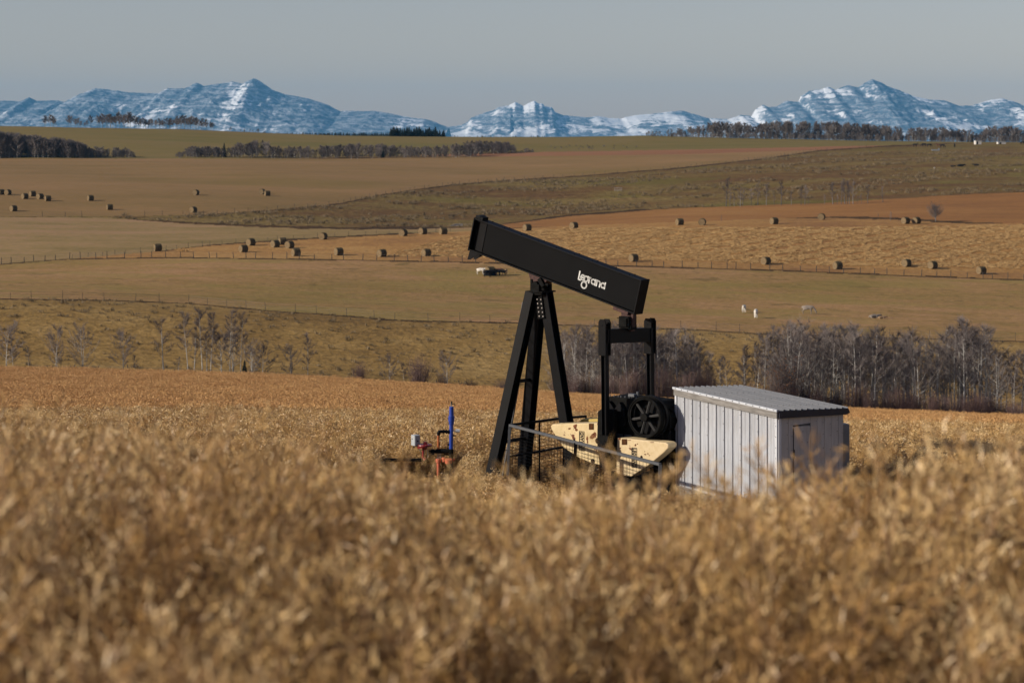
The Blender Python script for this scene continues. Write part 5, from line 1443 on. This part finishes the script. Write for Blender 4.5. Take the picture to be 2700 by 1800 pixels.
M_sheet = shed_white('white_steel_sheet', (0.62, 0.645, 0.69), (0.92, 0.88, 0.84))
M_roof = shed_white('roof_steel_sheet', (0.15, 0.155, 0.17), (0.85, 0.85, 0.86))
M_board = shed_white('faded_white_board', (0.46, 0.45, 0.44), (0.85, 0.82, 0.8))
M_navy = simple('dark_flashing_seam_shade', (0.016, 0.017, 0.028), 0.5, 0.4)
M_screw = simple('dark_screw', (0.05, 0.05, 0.05), 0.6, 0.4)
tw = NT('weathered_fascia_board'); n = tw.noise(tw.coord('Object', (14, 0.7, 14)), 3, 6, 0.7); tw.base(tw.ramp(n, [(0.3, (0.10, 0.095, 0.09)), (0.65, (0.28, 0.265, 0.25))])); tw.rough(0.9, 0.1); tw.bump(n, 0.4, 0.006); M_wood = tw.mat
# core walls behind the sheets
mb = MB(); mb.box((RW / 2, LW / 2, HW / 2), (RW - 0.06, LW - 0.06, HW - 0.02)); mb.build('inner_wall', M_board, sh)
# long wall, twelve ribbed sheets (face at x = 0 looking -x)
NB = 12; pw = (LW - 0.1) / NB
def rib_profile(wd):
    P = [(0.0, 0.0), (0.004, 0.026), (0.020, 0.026), (0.030, 0.0)]
    x = 0.030; n_ = 5; s_ = (wd - 0.030 - 0.030) / n_
    for i in range(n_):
        P += [(x + s_ * 0.16, 0.0), (x + s_ * 0.36, 0.024), (x + s_ * 0.62, 0.024), (x + s_ * 0.86, 0.0)]; x += s_
    P += [(wd - 0.030, 0.0), (wd - 0.026, -0.03), (wd - 0.004, -0.03), (wd, 0.0)]
    return P
P = rib_profile(pw); mb = MB(); nP = len(P)
zb0, zb1 = 0.30, HW - 0.01
V_ = [(-d, a, zb0) for a, d in P] + [(-d, a, zb1) for a, d in P] + [(0.025, a, zb0) for a, d in P] + [(0.025, a, zb1) for a, d in P]
F_ = [(i, i + 1, i + 1 + nP, i + nP) for i in range(nP - 1)] + [(i + 2 * nP, i + 3 * nP, i + 1 + 3 * nP, i + 1 + 2 * nP) for i in range(nP - 1)]
F_ += [(i + nP, i + 1 + nP, i + 1 + 3 * nP, i + 3 * nP) for i in range(nP - 1)] + [(i, i + 2 * nP, i + 1 + 2 * nP, i + 1) for i in range(nP - 1)]
mb.add(V_, F_); pan = mb.mesh('wall_panel')
pan.materials.append(M_sheet)
mb = MB(); zs = (0.6, 0.95, 1.3, 1.66, 2.02, 2.3)
for zz in zs: mb.cyl((-0.026, 0.018, zz), (-0.034, 0.018, zz), 0.009, 6)
scw = mb.mesh('screw'); scw.materials.append(M_screw)
mb = MB(); mb.box((0.004, pw - 0.015, (zb0 + zb1) / 2), (0.024, 0.022, zb1 - zb0 - 0.004)); seam = mb.mesh('seam_shade_dirt'); seam.materials.append(M_navy)  # dark strip painting in the shade and dirt of the lap gap
for i in range(NB):
    o = link('wall_panel', pan, None, sh, (-0.01 - 0.002 * (i % 2), 0.05 + i * pw, 0.004 * (i % 3)))
    link('seam_shade_dirt', seam, None, o)
    if i % 2 == 0 or i > 8: link('screw', scw, None, o)
# lower skirt sheet
mb = MB(); V_ = [(-d - 0.004, a, 0.0) for a, d in P] + [(-d - 0.004, a, zb0 + 0.01) for a, d in P]
mb.add(V_, [(i, i + 1, i + 1 + nP, i + nP) for i in range(nP - 1)]); sk = mb.mesh('skirt_panel'); sk.materials.append(M_board)
for i in range(NB): link('skirt_panel', sk, None, sh, (-0.006, 0.05 + i * pw, 0))
mb = MB(); mb.box((-0.034, LW / 2, zb0), (0.03, LW, 0.06)); mb.build('skirt_rail', M_wood, sh)
for yy in (0.02, LW - 0.02):
    mb = MB(); mb.box((-0.022, yy, HW / 2), (0.05, 0.075, HW - 0.02)); ct = mb.build('corner_trim', M_sheet, sh, bevel=0.003)
    mb = MB()
    for i in range(9): mb.cyl((-0.045, yy, 0.4 + i * 0.23), (-0.054, yy, 0.4 + i * 0.23), 0.010, 6)
    mb.build('screw', M_screw, ct)
mb = MB(); mb.box((0.03, -0.022, HW / 2), (0.07, 0.02, HW - 0.02)); mb.build('corner_trim', M_sheet, sh, bevel=0.002)
# short end wall facing the field (face at y = 0 looking -y): vertical boards, a small door
bxs = [0.07, 0.24, 0.36, 0.80, 0.98, 1.16, 1.34, 1.52, RW - 0.01]
for i in range(len(bxs) - 1):
    a_, b_ = bxs[i], bxs[i + 1]
    if i == 2: 
        mb = MB(); mb.box(((a_ + b_) / 2, -0.012, HW - 0.09), (b_ - a_ - 0.004, 0.024, 0.16)); mb.build('wall_board', M_board, sh)
        continue
    mb = MB(); mb.box(((a_ + b_) / 2, -0.012 - 0.003 * (i % 2), HW / 2), (b_ - a_ - 0.005, 0.022, HW - 0.02)); wbd = mb.build('wall_board', M_board, sh, bevel=0.002)
    mb = MB()
    for zz in (0.5, 0.9, 1.35, 1.75, 2.05, 2.3): mb.cyl((b_ - 0.03, -0.022, zz - 0.04 * (i % 3)), (b_ - 0.03, -0.031, zz - 0.04 * (i % 3)), 0.008, 6)
    mb.build('screw', M_screw, wbd)
mb = MB(); mb.box((0.58, -0.02, (HW - 0.19) / 2 + 0.1), (0.415, 0.03, HW - 0.42)); dr = mb.build('door', M_board, sh, bevel=0.002)
tag(dr, 'narrow grey door with dark gaps round its edge')
mb = MB(); mb.box((0.367, -0.022, 1.2), (0.012, 0.03, 1.95)); mb.bar((0.362, -0.028, HW - 0.19), (0.80, -0.028, HW - 0.16), 0.012, 0.02); mb.build('door_gap', M_navy, dr)
mb = MB(); mb.box((0.375, -0.035, 1.62), (0.035, 0.02, 0.2)); mb.build('hinge', M_navy, dr)
mb = MB()
for xx, zz in ((0.6, 2.1), (0.58, 1.88), (0.72, 1.86), (0.72, 1.5), (0.58, 1.15), (0.72, 1.0)): mb.cyl((xx, -0.034, zz), (xx, -0.042, zz), 0.009, 6)
mb.build('screw', M_screw, dr)
mb = MB(); mb.box((0.67, -0.04, 0.55), (0.09, 0.01, 0.06)); mb.build('sticker', simple('ochre_sticker', (0.3, 0.18, 0.04)), dr)
# roof: four ribbed sheets running the long way
ox0, ox1, oy0, oy1 = -0.07, RW + 0.07, -0.09, LW + 0.04
zr = HW + 0.16
NR = 4; rw = (ox1 - ox0) / NR
prof = []
for k in range(3):
    b_ = k * rw / 3; s_ = rw / 3
    prof += [(b_, 0.028), (b_ + 0.022, 0.028), (b_ + 0.036, 0.0), (b_ + s_ - 0.012, 0.0)]
prof += [(rw, 0.026)]
mb = MB(); nP = len(prof)
V_ = [(a, 0, z) for a, z in prof] + [(a, oy1 - oy0, z + 0.0) for a, z in prof] + [(a, 0, z - 0.012) for a, z in prof] + [(a, oy1 - oy0, z - 0.012) for a, z in prof]
F_ = [(i, i + 1, i + 1 + nP, i + nP) for i in range(nP - 1)] + [(i + 2 * nP, i + 3 * nP, i + 1 + 3 * nP, i + 1 + 2 * nP) for i in range(nP - 1)]
F_ += [(i, i + 2 * nP, i + 1 + 2 * nP, i + 1) for i in range(nP - 1)] + [(i + nP, i + 1 + nP, i + 1 + 3 * nP, i + 3 * nP) for i in range(nP - 1)]
mb.add(V_, F_); rme = mb.mesh('roof_panel'); rme.materials.append(M_roof)
mb = MB()
for k in range(3):
    for q in range(4):
        mb.cyl((k * rw / 3 + 0.011, 0.5 + q * 1.2, 0.04), (k * rw / 3 + 0.011, 0.5 + q * 1.2, 0.052), 0.009, 6)
rsc = mb.mesh('screw'); rsc.materials.append(M_screw)
for i in range(NR):
    o = link('roof_panel', rme, None, sh, (ox0 + i * rw, oy0, zr + 0.003 * (i % 2) - 0.012 * i)); link('screw', rsc, None, o)
mb = MB(); mb.box((ox0 - 0.005, (oy0 + oy1) / 2, zr + 0.004), (0.05, oy1 - oy0, 0.05)); et = mb.build('edge_trim', M_sheet, sh, bevel=0.004)
mb = MB()
for q in range(17): mb.cyl((ox0 - 0.03, oy0 + 0.1 + q * 0.285, zr + 0.008), (ox0 - 0.04, oy0 + 0.1 + q * 0.285, zr + 0.008), 0.013, 6)
mb.build('screw', M_screw, et)
mb = MB(); mb.box((ox0 + 0.012, (oy0 + oy1) / 2, zr - 0.085), (0.045, oy1 - oy0 - 0.06, 0.155)); mb.build('fascia_board', M_wood, sh, bevel=0.003)
mb = MB(); mb.prism([(ox0 + 0.04, zr + 0.0), (ox1, zr - 0.035), (ox1 + 0.05, zr - 0.13), (ox1 - 0.05, zr - 0.17), (ox0 + 0.05, zr - 0.16)], oy0 - 0.012, oy0 + 0.02); mb.build('end_flashing', M_navy, sh)
mb = MB(); mb.box((RW / 2, LW / 2, -0.2), (RW - 0.05, LW - 0.05, 0.42)); mb.build('timber_base', M_wood, sh)
mb = MB(); mb.box((RW / 2, LW / 2, HW + 0.05), (RW + 0.02, LW + 0.02, 0.12)); mb.build('roof_frame', M_wood, sh)
# electric cabinet on the far side wall
cab = MB(); cx = RW + 0.17
cab.box((cx, 0.42, 1.28), (0.24, 0.5, 1.75)); cb2 = cab.build('cabinet', simple('grey_cabinet', (0.17, 0.18, 0.20), 0.5, 0.4, var=0.1), sh, bevel=0.008)
mb = MB()
for i in range(30): mb.box((cx, 0.165, 0.98 + i * 0.037), (0.21, 0.012, 0.012))
mb.build('louver', bpy.data.materials['grey_cabinet'], cb2)
mb = MB(); mb.box((cx + 0.03, 0.16, 0.72), (0.09, 0.02, 0.38)); mb.build('meter_window', simple('pale_label', (0.5, 0.5, 0.5)), cb2)
mb = MB(); mb.box((cx - 0.08, 0.16, 0.72), (0.07, 0.02, 0.42)); mb.build('recess', M_navy, cb2)
mb = MB(); mb.cyl((RW + 0.03, 0.1, 0.2), (RW + 0.03, 0.1, 2.25), 0.02, 8); mb.build('conduit', M_rail, sh)
mb = MB(); mb.cyl((RW + 0.06, 0.3, 2.15), (RW + 0.06, 0.3, 2.3), 0.014, 8); mb.build('conduit', M_rail, sh)
# ================================================================ BALES, CATTLE, HORSES, SMALL THINGS
def hay_mat(name, lo, hi):
    t = NT(name); co = t.coord(); n = t.noise(co, 3.0, 6, 0.7); n2 = t.noise(t.coord('Object', (1, 8, 8)), 2.0, 4, 0.7)
    t.base(t.mix(0.4, t.ramp(n, [(0.3, lo), (0.7, hi)]), t.ramp(n2, [(0.3, (0.5, 0.5, 0.5)), (0.65, (1.2, 1.2, 1.2))]), 'MULTIPLY')); t.rough(0.95, 0.05); t.bump(n, 1.0, 0.06)
    return t.mat
M_baleside = hay_mat('bale_side', (0.06, 0.047, 0.028), (0.13, 0.10, 0.055))
M_baleend = hay_mat('bale_end', (0.13, 0.09, 0.05), (0.27, 0.20, 0.115))
def bale_mesh(seed):
    random.seed(seed); n = 22; V_ = []; F_ = []; MI = []
    prof = [(-0.80, 0.0), (-0.78, 0.45), (-0.80, 0.80), (-0.72, 0.90), (-0.35, 0.93), (0.0, 0.92), (0.35, 0.93), (0.72, 0.90), (0.80, 0.80), (0.78, 0.45), (0.80, 0.0)]
    for x, r in prof:
        for k in range(n):
            a = 2 * math.pi * k / n; q = r * random.uniform(0.97, 1.03); z = q * math.sin(a)
            V_.append((x + random.uniform(-.02, .02), q * math.cos(a), max(z, -0.80) + 0.80))
    for i in range(len(prof) - 1):
        for k in range(n):
            k2 = (k + 1) % n; F_.append((i * n + k, i * n + k2, (i + 1) * n + k2, (i + 1) * n + k)); MI.append(1 if i < 2 or i > 7 else 0)
    me = bpy.data.meshes.new('hay_bale'); me.from_pydata(V_, [], F_); me.polygons.foreach_set('material_index', MI); me.materials.append(M_baleside); me.materials.append(M_baleend)
    me.update(); bm = bmesh.new(); bm.from_mesh(me); bmesh.ops.remove_doubles(bm, verts=bm.verts, dist=0.03); bmesh.ops.recalc_face_normals(bm, faces=bm.faces); bm.to_mesh(me); bm.free()
    return me
BM = [bale_mesh(i) for i in range(4)]
BALES = [  # full-view position (px * 2352 / 2700), heading of the axis, label
 (3, 447, 20, 'dark bale cut by the left edge of the picture, upper row'), (18, 448, 60, 'dark bale nearest the left edge in the upper row'), (31, 485, 35, 'lone bale low at the left edge, below the upper row'),
 (75, 451, 15, 'upper bale of the tight cluster of four at left'), (92, 457, 40, 'dark middle bale of the tight cluster of four at left'), (110, 462, 5, 'lowest and rightmost bale of the cluster of four at left'), (57, 457, 30, 'left lower bale of the cluster of four at left'),
 (208, 461, 10, 'single bale with a pale left end right of the cluster of four'), (252, 482, 0, 'single bale standing lower, right of the cluster of four'), (450, 448, 65, 'lone dark bale in the middle of the hay field'),
 (444, 488, 45, 'lone bale beside the thin fence, lower middle of the hay field'), (602, 446, 70, 'small far bale hidden behind the pale bale'), (614, 450, 0, 'pale ended bale at the right of the pair in the hay field'),
 (362, 577, 5, 'pale faced bale where the curved fence begins'), (559, 579, 20, 'bale left of the close group, just above the posts'), (576, 564, 35, 'greenish bale against the curved fence, left of the close group'),
 (632, 568, 30, 'left bale of the close group of three'), (649, 562, 0, 'upper pale ended bale of the close group of three'), (665, 570, 40, 'right lower bale of the close group of three'),
 (680, 588, 10, 'bale right beside the fence posts under the close group'), (742, 550, 60, 'bale high on the curved fence, right of the close group'), (778, 586, 15, 'bale by the posts, second from the close group'),
 (877, 590, 25, 'bale by the posts left of the beam nose, first of two'), (926, 542, 55, 'left bale of the three along the upper edge left of the beam'), (971, 538, 35, 'middle bale of the three along the upper edge left of the beam'),
 (979, 589, 20, 'bale by the posts nearest to the beam nose'), (1018, 538, 5, 'right bale of the three along the upper edge left of the beam'), (1211, 530, 15, 'bale peeping just above the beam, left one'),
 (1318, 525, 30, 'bale peeping above the beam, right one'), (1455, 601, 20, 'dark bale beside the fence right of the beam end'), (1561, 517, 0, 'pale sided bale at the left of the upper row right of the beam'),
 (1613, 517, 75, 'dark rounded bale second in the upper row right of the beam'), (1759, 607, 25, 'bale by the fence below the middle of the swath field'), (1778, 515, 10, 'bale with lit left end, third in the upper row'),
 (1887, 505, 65, 'dark bale highest on the knoll in the upper row'), (1924, 618, 5, 'pale ended bale close to the fence, lower right'), (2082, 612, 25, 'first of the two bales by the fence at lower right'),
 (2080, 514, 20, 'left one of the two bales under the round bush'), (2105, 514, 25, 'right one of the two bales under the round bush'), (2142, 617, 20, 'second of the two bales by the fence at lower right, long shadow'), (2254, 629, 5, 'last bale by the fence before the right edge')]
kx = 2700 / 2352
for i, (bx, by, hd, lab) in enumerate(BALES):
    px = bx * kx; x, y, z = hit(px, by * kx, 400)
    o = link('hay_bale', BM[i % 4], None, None, (x, y, z - 0.05), R(204 + hd * 0.7)); o.scale = (0.98, 0.98, 0.98)
    tag(o, 'round hay ' + lab if lab.startswith('bale') else 'round ' + lab.replace('bale', 'hay bale', 1), 'hay bale', 'round bales on the fields')
x, y, z = hit(420 * kx, 579 * kx, 400); random.seed(5); S_ = Soup()
for k in range(90):
    p = Vector((random.gauss(0, 0.6), random.gauss(0, 0.4), abs(random.gauss(0.2, 0.3)))); d = Vector((random.gauss(0, 1), random.gauss(0, 1), random.uniform(-.2, .6))); S_.spindle(p, d, 0.7, 0.07, 0)
o = link('straw_heap', S_.mesh('straw_heap', [M_straw]), None, None, (x, y, z)); tag(o, 'broken open pale straw heap between the bales near the fence', 'straw heap')

def skin_mesh(name, verts, edges, rad, root=0, sub=2):
    me = bpy.data.meshes.new(name); me.from_pydata(verts, edges, []); o = bpy.data.objects.new(name, me); COL.objects.link(o)
    md = o.modifiers.new('s', 'SKIN'); md.use_smooth_shade = True
    sv = me.skin_vertices[0].data
    for i, r_ in enumerate(rad): sv[i].radius = (r_, r_) if not isinstance(r_, tuple) else r_; sv[i].use_root = (i == root)
    o.modifiers.new('d', 'SUBSURF').levels = sub
    bpy.context.view_layer.update()
    m = bpy.data.meshes.new_from_object(o.evaluated_get(bpy.context.evaluated_depsgraph_get())); m.name = name
    bpy.data.objects.remove(o); bpy.data.meshes.remove(me); return m
def beast(pose, horse=False):
    """standing or grazing cow / horse: deep chest, hock and knee in the legs"""
    hz = 1.25 if horse else 1.08; bl = 0.85
    V_ = [(-0.05, 0, hz)]; Rr = [0.33 if not horse else 0.29]; E = []
    def add(p, r, par): V_.append(p); Rr.append(r); E.append((par, len(V_) - 1)); return len(V_) - 1
    ch = add((0.5, 0, hz - 0.03), 0.34 if not horse else 0.30, 0); ru = add((-0.62, 0, hz + 0.05), 0.29, 0); tb = add((-bl, 0, hz + 0.02), 0.2, ru)
    t1 = add((-bl - 0.13, 0, hz - 0.12), 0.045, tb); t2 = add((-bl - 0.16, 0, hz - 0.62), 0.05 if horse else 0.025, t1)
    sh_ = add((0.78, 0, hz + 0.08), 0.22, ch)
    if pose == 'graze':
        n1 = add((1.08, 0, hz - 0.3), 0.14, sh_); hd = add((1.26, 0, hz - 0.68), 0.13, n1); mz_ = add((1.40, 0, 0.16), 0.075, hd)
    elif horse:
        n1 = add((1.05, 0, hz + 0.38), 0.13, sh_); hd = add((1.22, 0, hz + 0.55), 0.12, n1); mz_ = add((1.52, 0, hz + 0.28), 0.07, hd)
    else:
        n1 = add((1.02, 0, hz + 0.16), 0.17, sh_); hd = add((1.22, 0, hz + 0.18), 0.14, n1); mz_ = add((1.48, 0, hz + 0.0), 0.085, hd)
    for s_ in (-1, 1): add((V_[hd][0] - 0.06, s_ * 0.16, V_[hd][2] + 0.10), 0.03, hd)
    if pose != 'lie':
        for s_ in (-1, 1):
            a = add((0.52, s_ * 0.17, hz * 0.66), 0.12, ch); b = add((0.54, s_ * 0.18, hz * 0.36), 0.065, a); c = add((0.52, s_ * 0.18, 0.08), 0.045, b); add((0.57, s_ * 0.18, 0.03), 0.055, c)
            a = add((-0.60, s_ * 0.18, hz * 0.68), 0.155, ru); b = add((-0.78, s_ * 0.18, hz * 0.42), 0.065, a); c = add((-0.72, s_ * 0.18, 0.08), 0.045, b); add((-0.67, s_ * 0.18, 0.03), 0.055, c)
    else:
        for s_ in (-1, 1):
            a = add((0.45, s_ * 0.3, hz - 0.30), 0.10, ch); add((0.85, s_ * 0.28, hz - 0.36), 0.06, a)
            a = add((-0.6, s_ * 0.34, hz - 0.25), 0.14, ru); add((-0.2, s_ * 0.42, hz - 0.36), 0.06, a)
    return skin_mesh('horse' if horse else 'cow', V_, E, Rr)
COWG, COWS, COWL = beast('graze'), beast('stand'), beast('lie')
HORG, HORS = beast('graze', True), beast('stand', True)
def coat(name, c1, c2): return simple(name, c1, 0.8, 0.2, var=0.3, scale=2.5)
M_cw = coat('white_coat', (0.58, 0.54, 0.48), 0); M_ct = coat('tan_coat', (0.30, 0.20, 0.12), 0); M_cb = coat('brown_coat', (0.12, 0.05, 0.03), 0); M_ck = coat('black_coat', (0.014, 0.013, 0.014), 0); M_cg = coat('cream_coat', (0.24, 0.205, 0.175), 0)
for m_ in (COWG, COWS, COWL, HORG, HORS): m_.materials.append(M_cw)
def animal(me, mat, px, py, hd, label, cat, group=None, s=1.0, dz=0.0):
    x, y, z = hit(px, py, 250); o = link('horse' if cat == 'horse' else 'cow', me, None, None, (x, y, z - 0.02 + dz * s), R(hd)); o.scale = (s, s, s)
    o.material_slots[0].link = 'OBJECT'; o.material_slots[0].material = mat; tag(o, label, cat, group); return o
animal(COWG, M_cw, 1962, 824, 75, 'white cow grazing end on, leftmost of the three pale cows above the shed', 'cow', None, 0.95)
animal(COWG, M_cw, 1993, 838, -100, 'white cow with dark head facing the camera, nearest to the pumpjack beam end', 'cow', None, 1.0)
animal(COWG, M_cg, 2130, 828, -12, 'greyish cream cow grazing side on towards the right', 'cow', None, 1.05)
animal(COWL, M_cg, 2305, 838, 15, 'tan cow lying down, left and larger of the resting pair', 'cow', None, 0.95, -0.74)
animal(COWL, M_ct, 2325, 840, 10, 'small brown calf lying against the right side of the resting cow', 'calf', None, 0.7, -0.74)
# cattle round the feeder
x, y, z = hit(1293, 727, 300)
fd = empty('bale_feeder', (x, y, z)); tag(fd, 'black round hay feeder ringed by cattle in the middle pasture', 'feeder')
mb = MB(); nn = 20
for zz in (0.1, 0.6, 1.15): mb.tube([(1.25 * math.cos(2 * math.pi * i / nn), 1.25 * math.sin(2 * math.pi * i / nn), zz) for i in range(nn + 1)], 0.05, 5, False)
for i in range(nn): mb.bar((1.25 * math.cos(2 * math.pi * i / nn), 1.25 * math.sin(2 * math.pi * i / nn), 0), (1.25 * math.cos(2 * math.pi * i / nn), 1.25 * math.sin(2 * math.pi * i / nn), 1.15), 0.05, 0.05)
mb.build('ring_frame', M_black, fd)
o = link('hay', BM[1], None, fd, (0, 0, 0.05), 0.6)
mb = MB(); mb.tube([(0, 0, 0), (0, 0, 0.9), (0, 0, 1.25)], [1.15, 1.1, 0.6], 14); mb.build('tub', M_black, fd)
for px, py, me, mt, hd, lab, s in ((1268, 724, COWS, M_cw, -20, 'white cow with its head to the feeder, leftmost of the cattle', 0.95), (1280, 723, COWS, M_cg, -40, 'cream cow close to the left side of the feeder', 0.9), (1286, 731, COWS, M_ck, 30, 'black cow standing in front of the feeder', 1.0),
    (1308, 727, COWS, M_ck, 170, 'black cow on the right of the feeder', 0.95), (1316, 725, COWS, M_cb, 190, 'reddish brown cow in the middle of those right of the feeder', 0.95), (1323, 727, COWS, M_ck, 165, 'dark cow second from the right by the feeder', 0.9), (1334, 725, COWG, M_ct, 90, 'tan cow with pale rump, rightmost of the cattle at the feeder', 0.95)):
    animal(me, mt, px, py, hd, lab, 'cow', 'cattle round the feeder', s)
# far right: horses and cattle
for px, py, me, mt, hd, lab in ((2413, 388, HORS, M_ck, 0, 'dark horse standing with raised head, leftmost of the herd'), (2436, 387, HORG, M_ck, 180, 'small dark horse grazing to the left, second of the herd'), (2450, 388, HORG, M_ck, 5, 'black horse grazing between the second and the touching pair'),
    (2475, 389, HORS, M_cb, 180, 'left one of the two touching dark horses'), (2485, 390, HORG, M_ck, -30, 'right one of the two touching dark horses'), (2517, 389, HORS, M_ck, 85, 'dark horse seen end on, standing alone at the right'), (2696, 381, HORG, M_ck, 120, 'black horse at the right edge of the picture by the wood')):
    animal(me, mt, px, py, hd, lab, 'horse', 'horses on the far right hill', 1.15)
for px, py, me, mt, hd, lab, s in ((2464, 444, COWG, M_cw, 70, 'tiny white calf standing apart on the right hill', 0.8), (2512, 440, COWL, M_ck, 0, 'small black cow lying, left of the resting cattle on the right hill', 0.9), (2533, 439, COWL, M_ck, 10, 'large black cow lying in the middle of the resting cattle', 1.4),
    (2574, 437, COWL, M_ck, 175, 'black cow with white face lying at the right of the resting cattle', 1.1)):
    animal(me, mt, px, py, hd, lab, 'cow', 'cattle resting on the right hill', s, -0.74)
x, y, z = hit(2465, 398, 250)
mb = MB(); mb.box((0, 0, 0.35), (3.0, 0.9, 0.6)); mb.box((0, 0, 0.64), (2.7, 0.6, 0.04)); mb.box((1.9, 0, 0.6), (0.7, 0.8, 1.1)); o = mb.build('water_trough', simple('grey_trough', (0.22, 0.24, 0.27)), None, (x, y, z)); tag(o, 'grey water trough in the dip below the horses', 'trough')
M_wp = simple('white_paint', (0.62, 0.60, 0.56), 0.7, 0.2, var=0.1)
def hut(px, py, L, W, Hh, label):
    x, y, z = hit(px, py, 250); r_ = empty('field_shelter', (x, y, z), R(8)); tag(r_, label, 'shed')
    mb = MB(); mb.box((0, 0, Hh / 2), (L, W, Hh)); mb.build('wall', M_wp, r_)
    mb = MB(); mb.box((0, 0, Hh + 0.06), (L + 0.3, W + 0.3, 0.12)); mb.build('roof', M_sheet, r_)
    mb = MB(); mb.box((-L * 0.2, -W / 2 - 0.01, Hh * 0.42), (L * 0.25, 0.03, Hh * 0.8)); mb.build('door', M_dusty, r_)
hut(2578, 381, 3.2, 2.4, 1.9, 'small square white shelter right of the horses'); hut(2640, 380, 4.6, 2.0, 1.1, 'long low white shelter right of the square one')
x, y, z = hit(1206, 597, 400); r_ = empty('plank_pile', (x, y, z)); tag(r_, 'pale grey planks stacked in the weeds left of the beam', 'plank pile')
for i in range(4):
    mb = MB(); mb.box((0.2 * i - 0.3, 0, 0.15 + 0.16 * i), (3.4 - 0.4 * i, 0.3, 0.12), Matrix.Rotation(R(4 * i), 3, 'Z')); mb.build('plank', simple('grey_plank', (0.3, 0.28, 0.26)) if i == 0 else bpy.data.materials['grey_plank'], r_)
x, y, z = hit(1630, 504, 500); r_ = empty('hay_rack', (x, y, z)); tag(r_, 'small grey slatted rack alone on the hill pasture above the beam', 'hay rack')
for i in range(6):
    mb = MB(); mb.bar((-1.2 + 0.48 * i, -0.3, 0), (-1.2 + 0.48 * i, 0.3, 1.1), 0.08, 0.08); mb.build('slat', bpy.data.materials['grey_plank'], r_)
mb = MB(); mb.bar((-1.3, 0.3, 1.1), (1.3, 0.3, 1.1), 0.1, 0.1); mb.bar((-1.3, -0.3, 0.3), (1.3, -0.3, 0.3), 0.1, 0.1); mb.build('rail', bpy.data.materials['grey_plank'], r_)
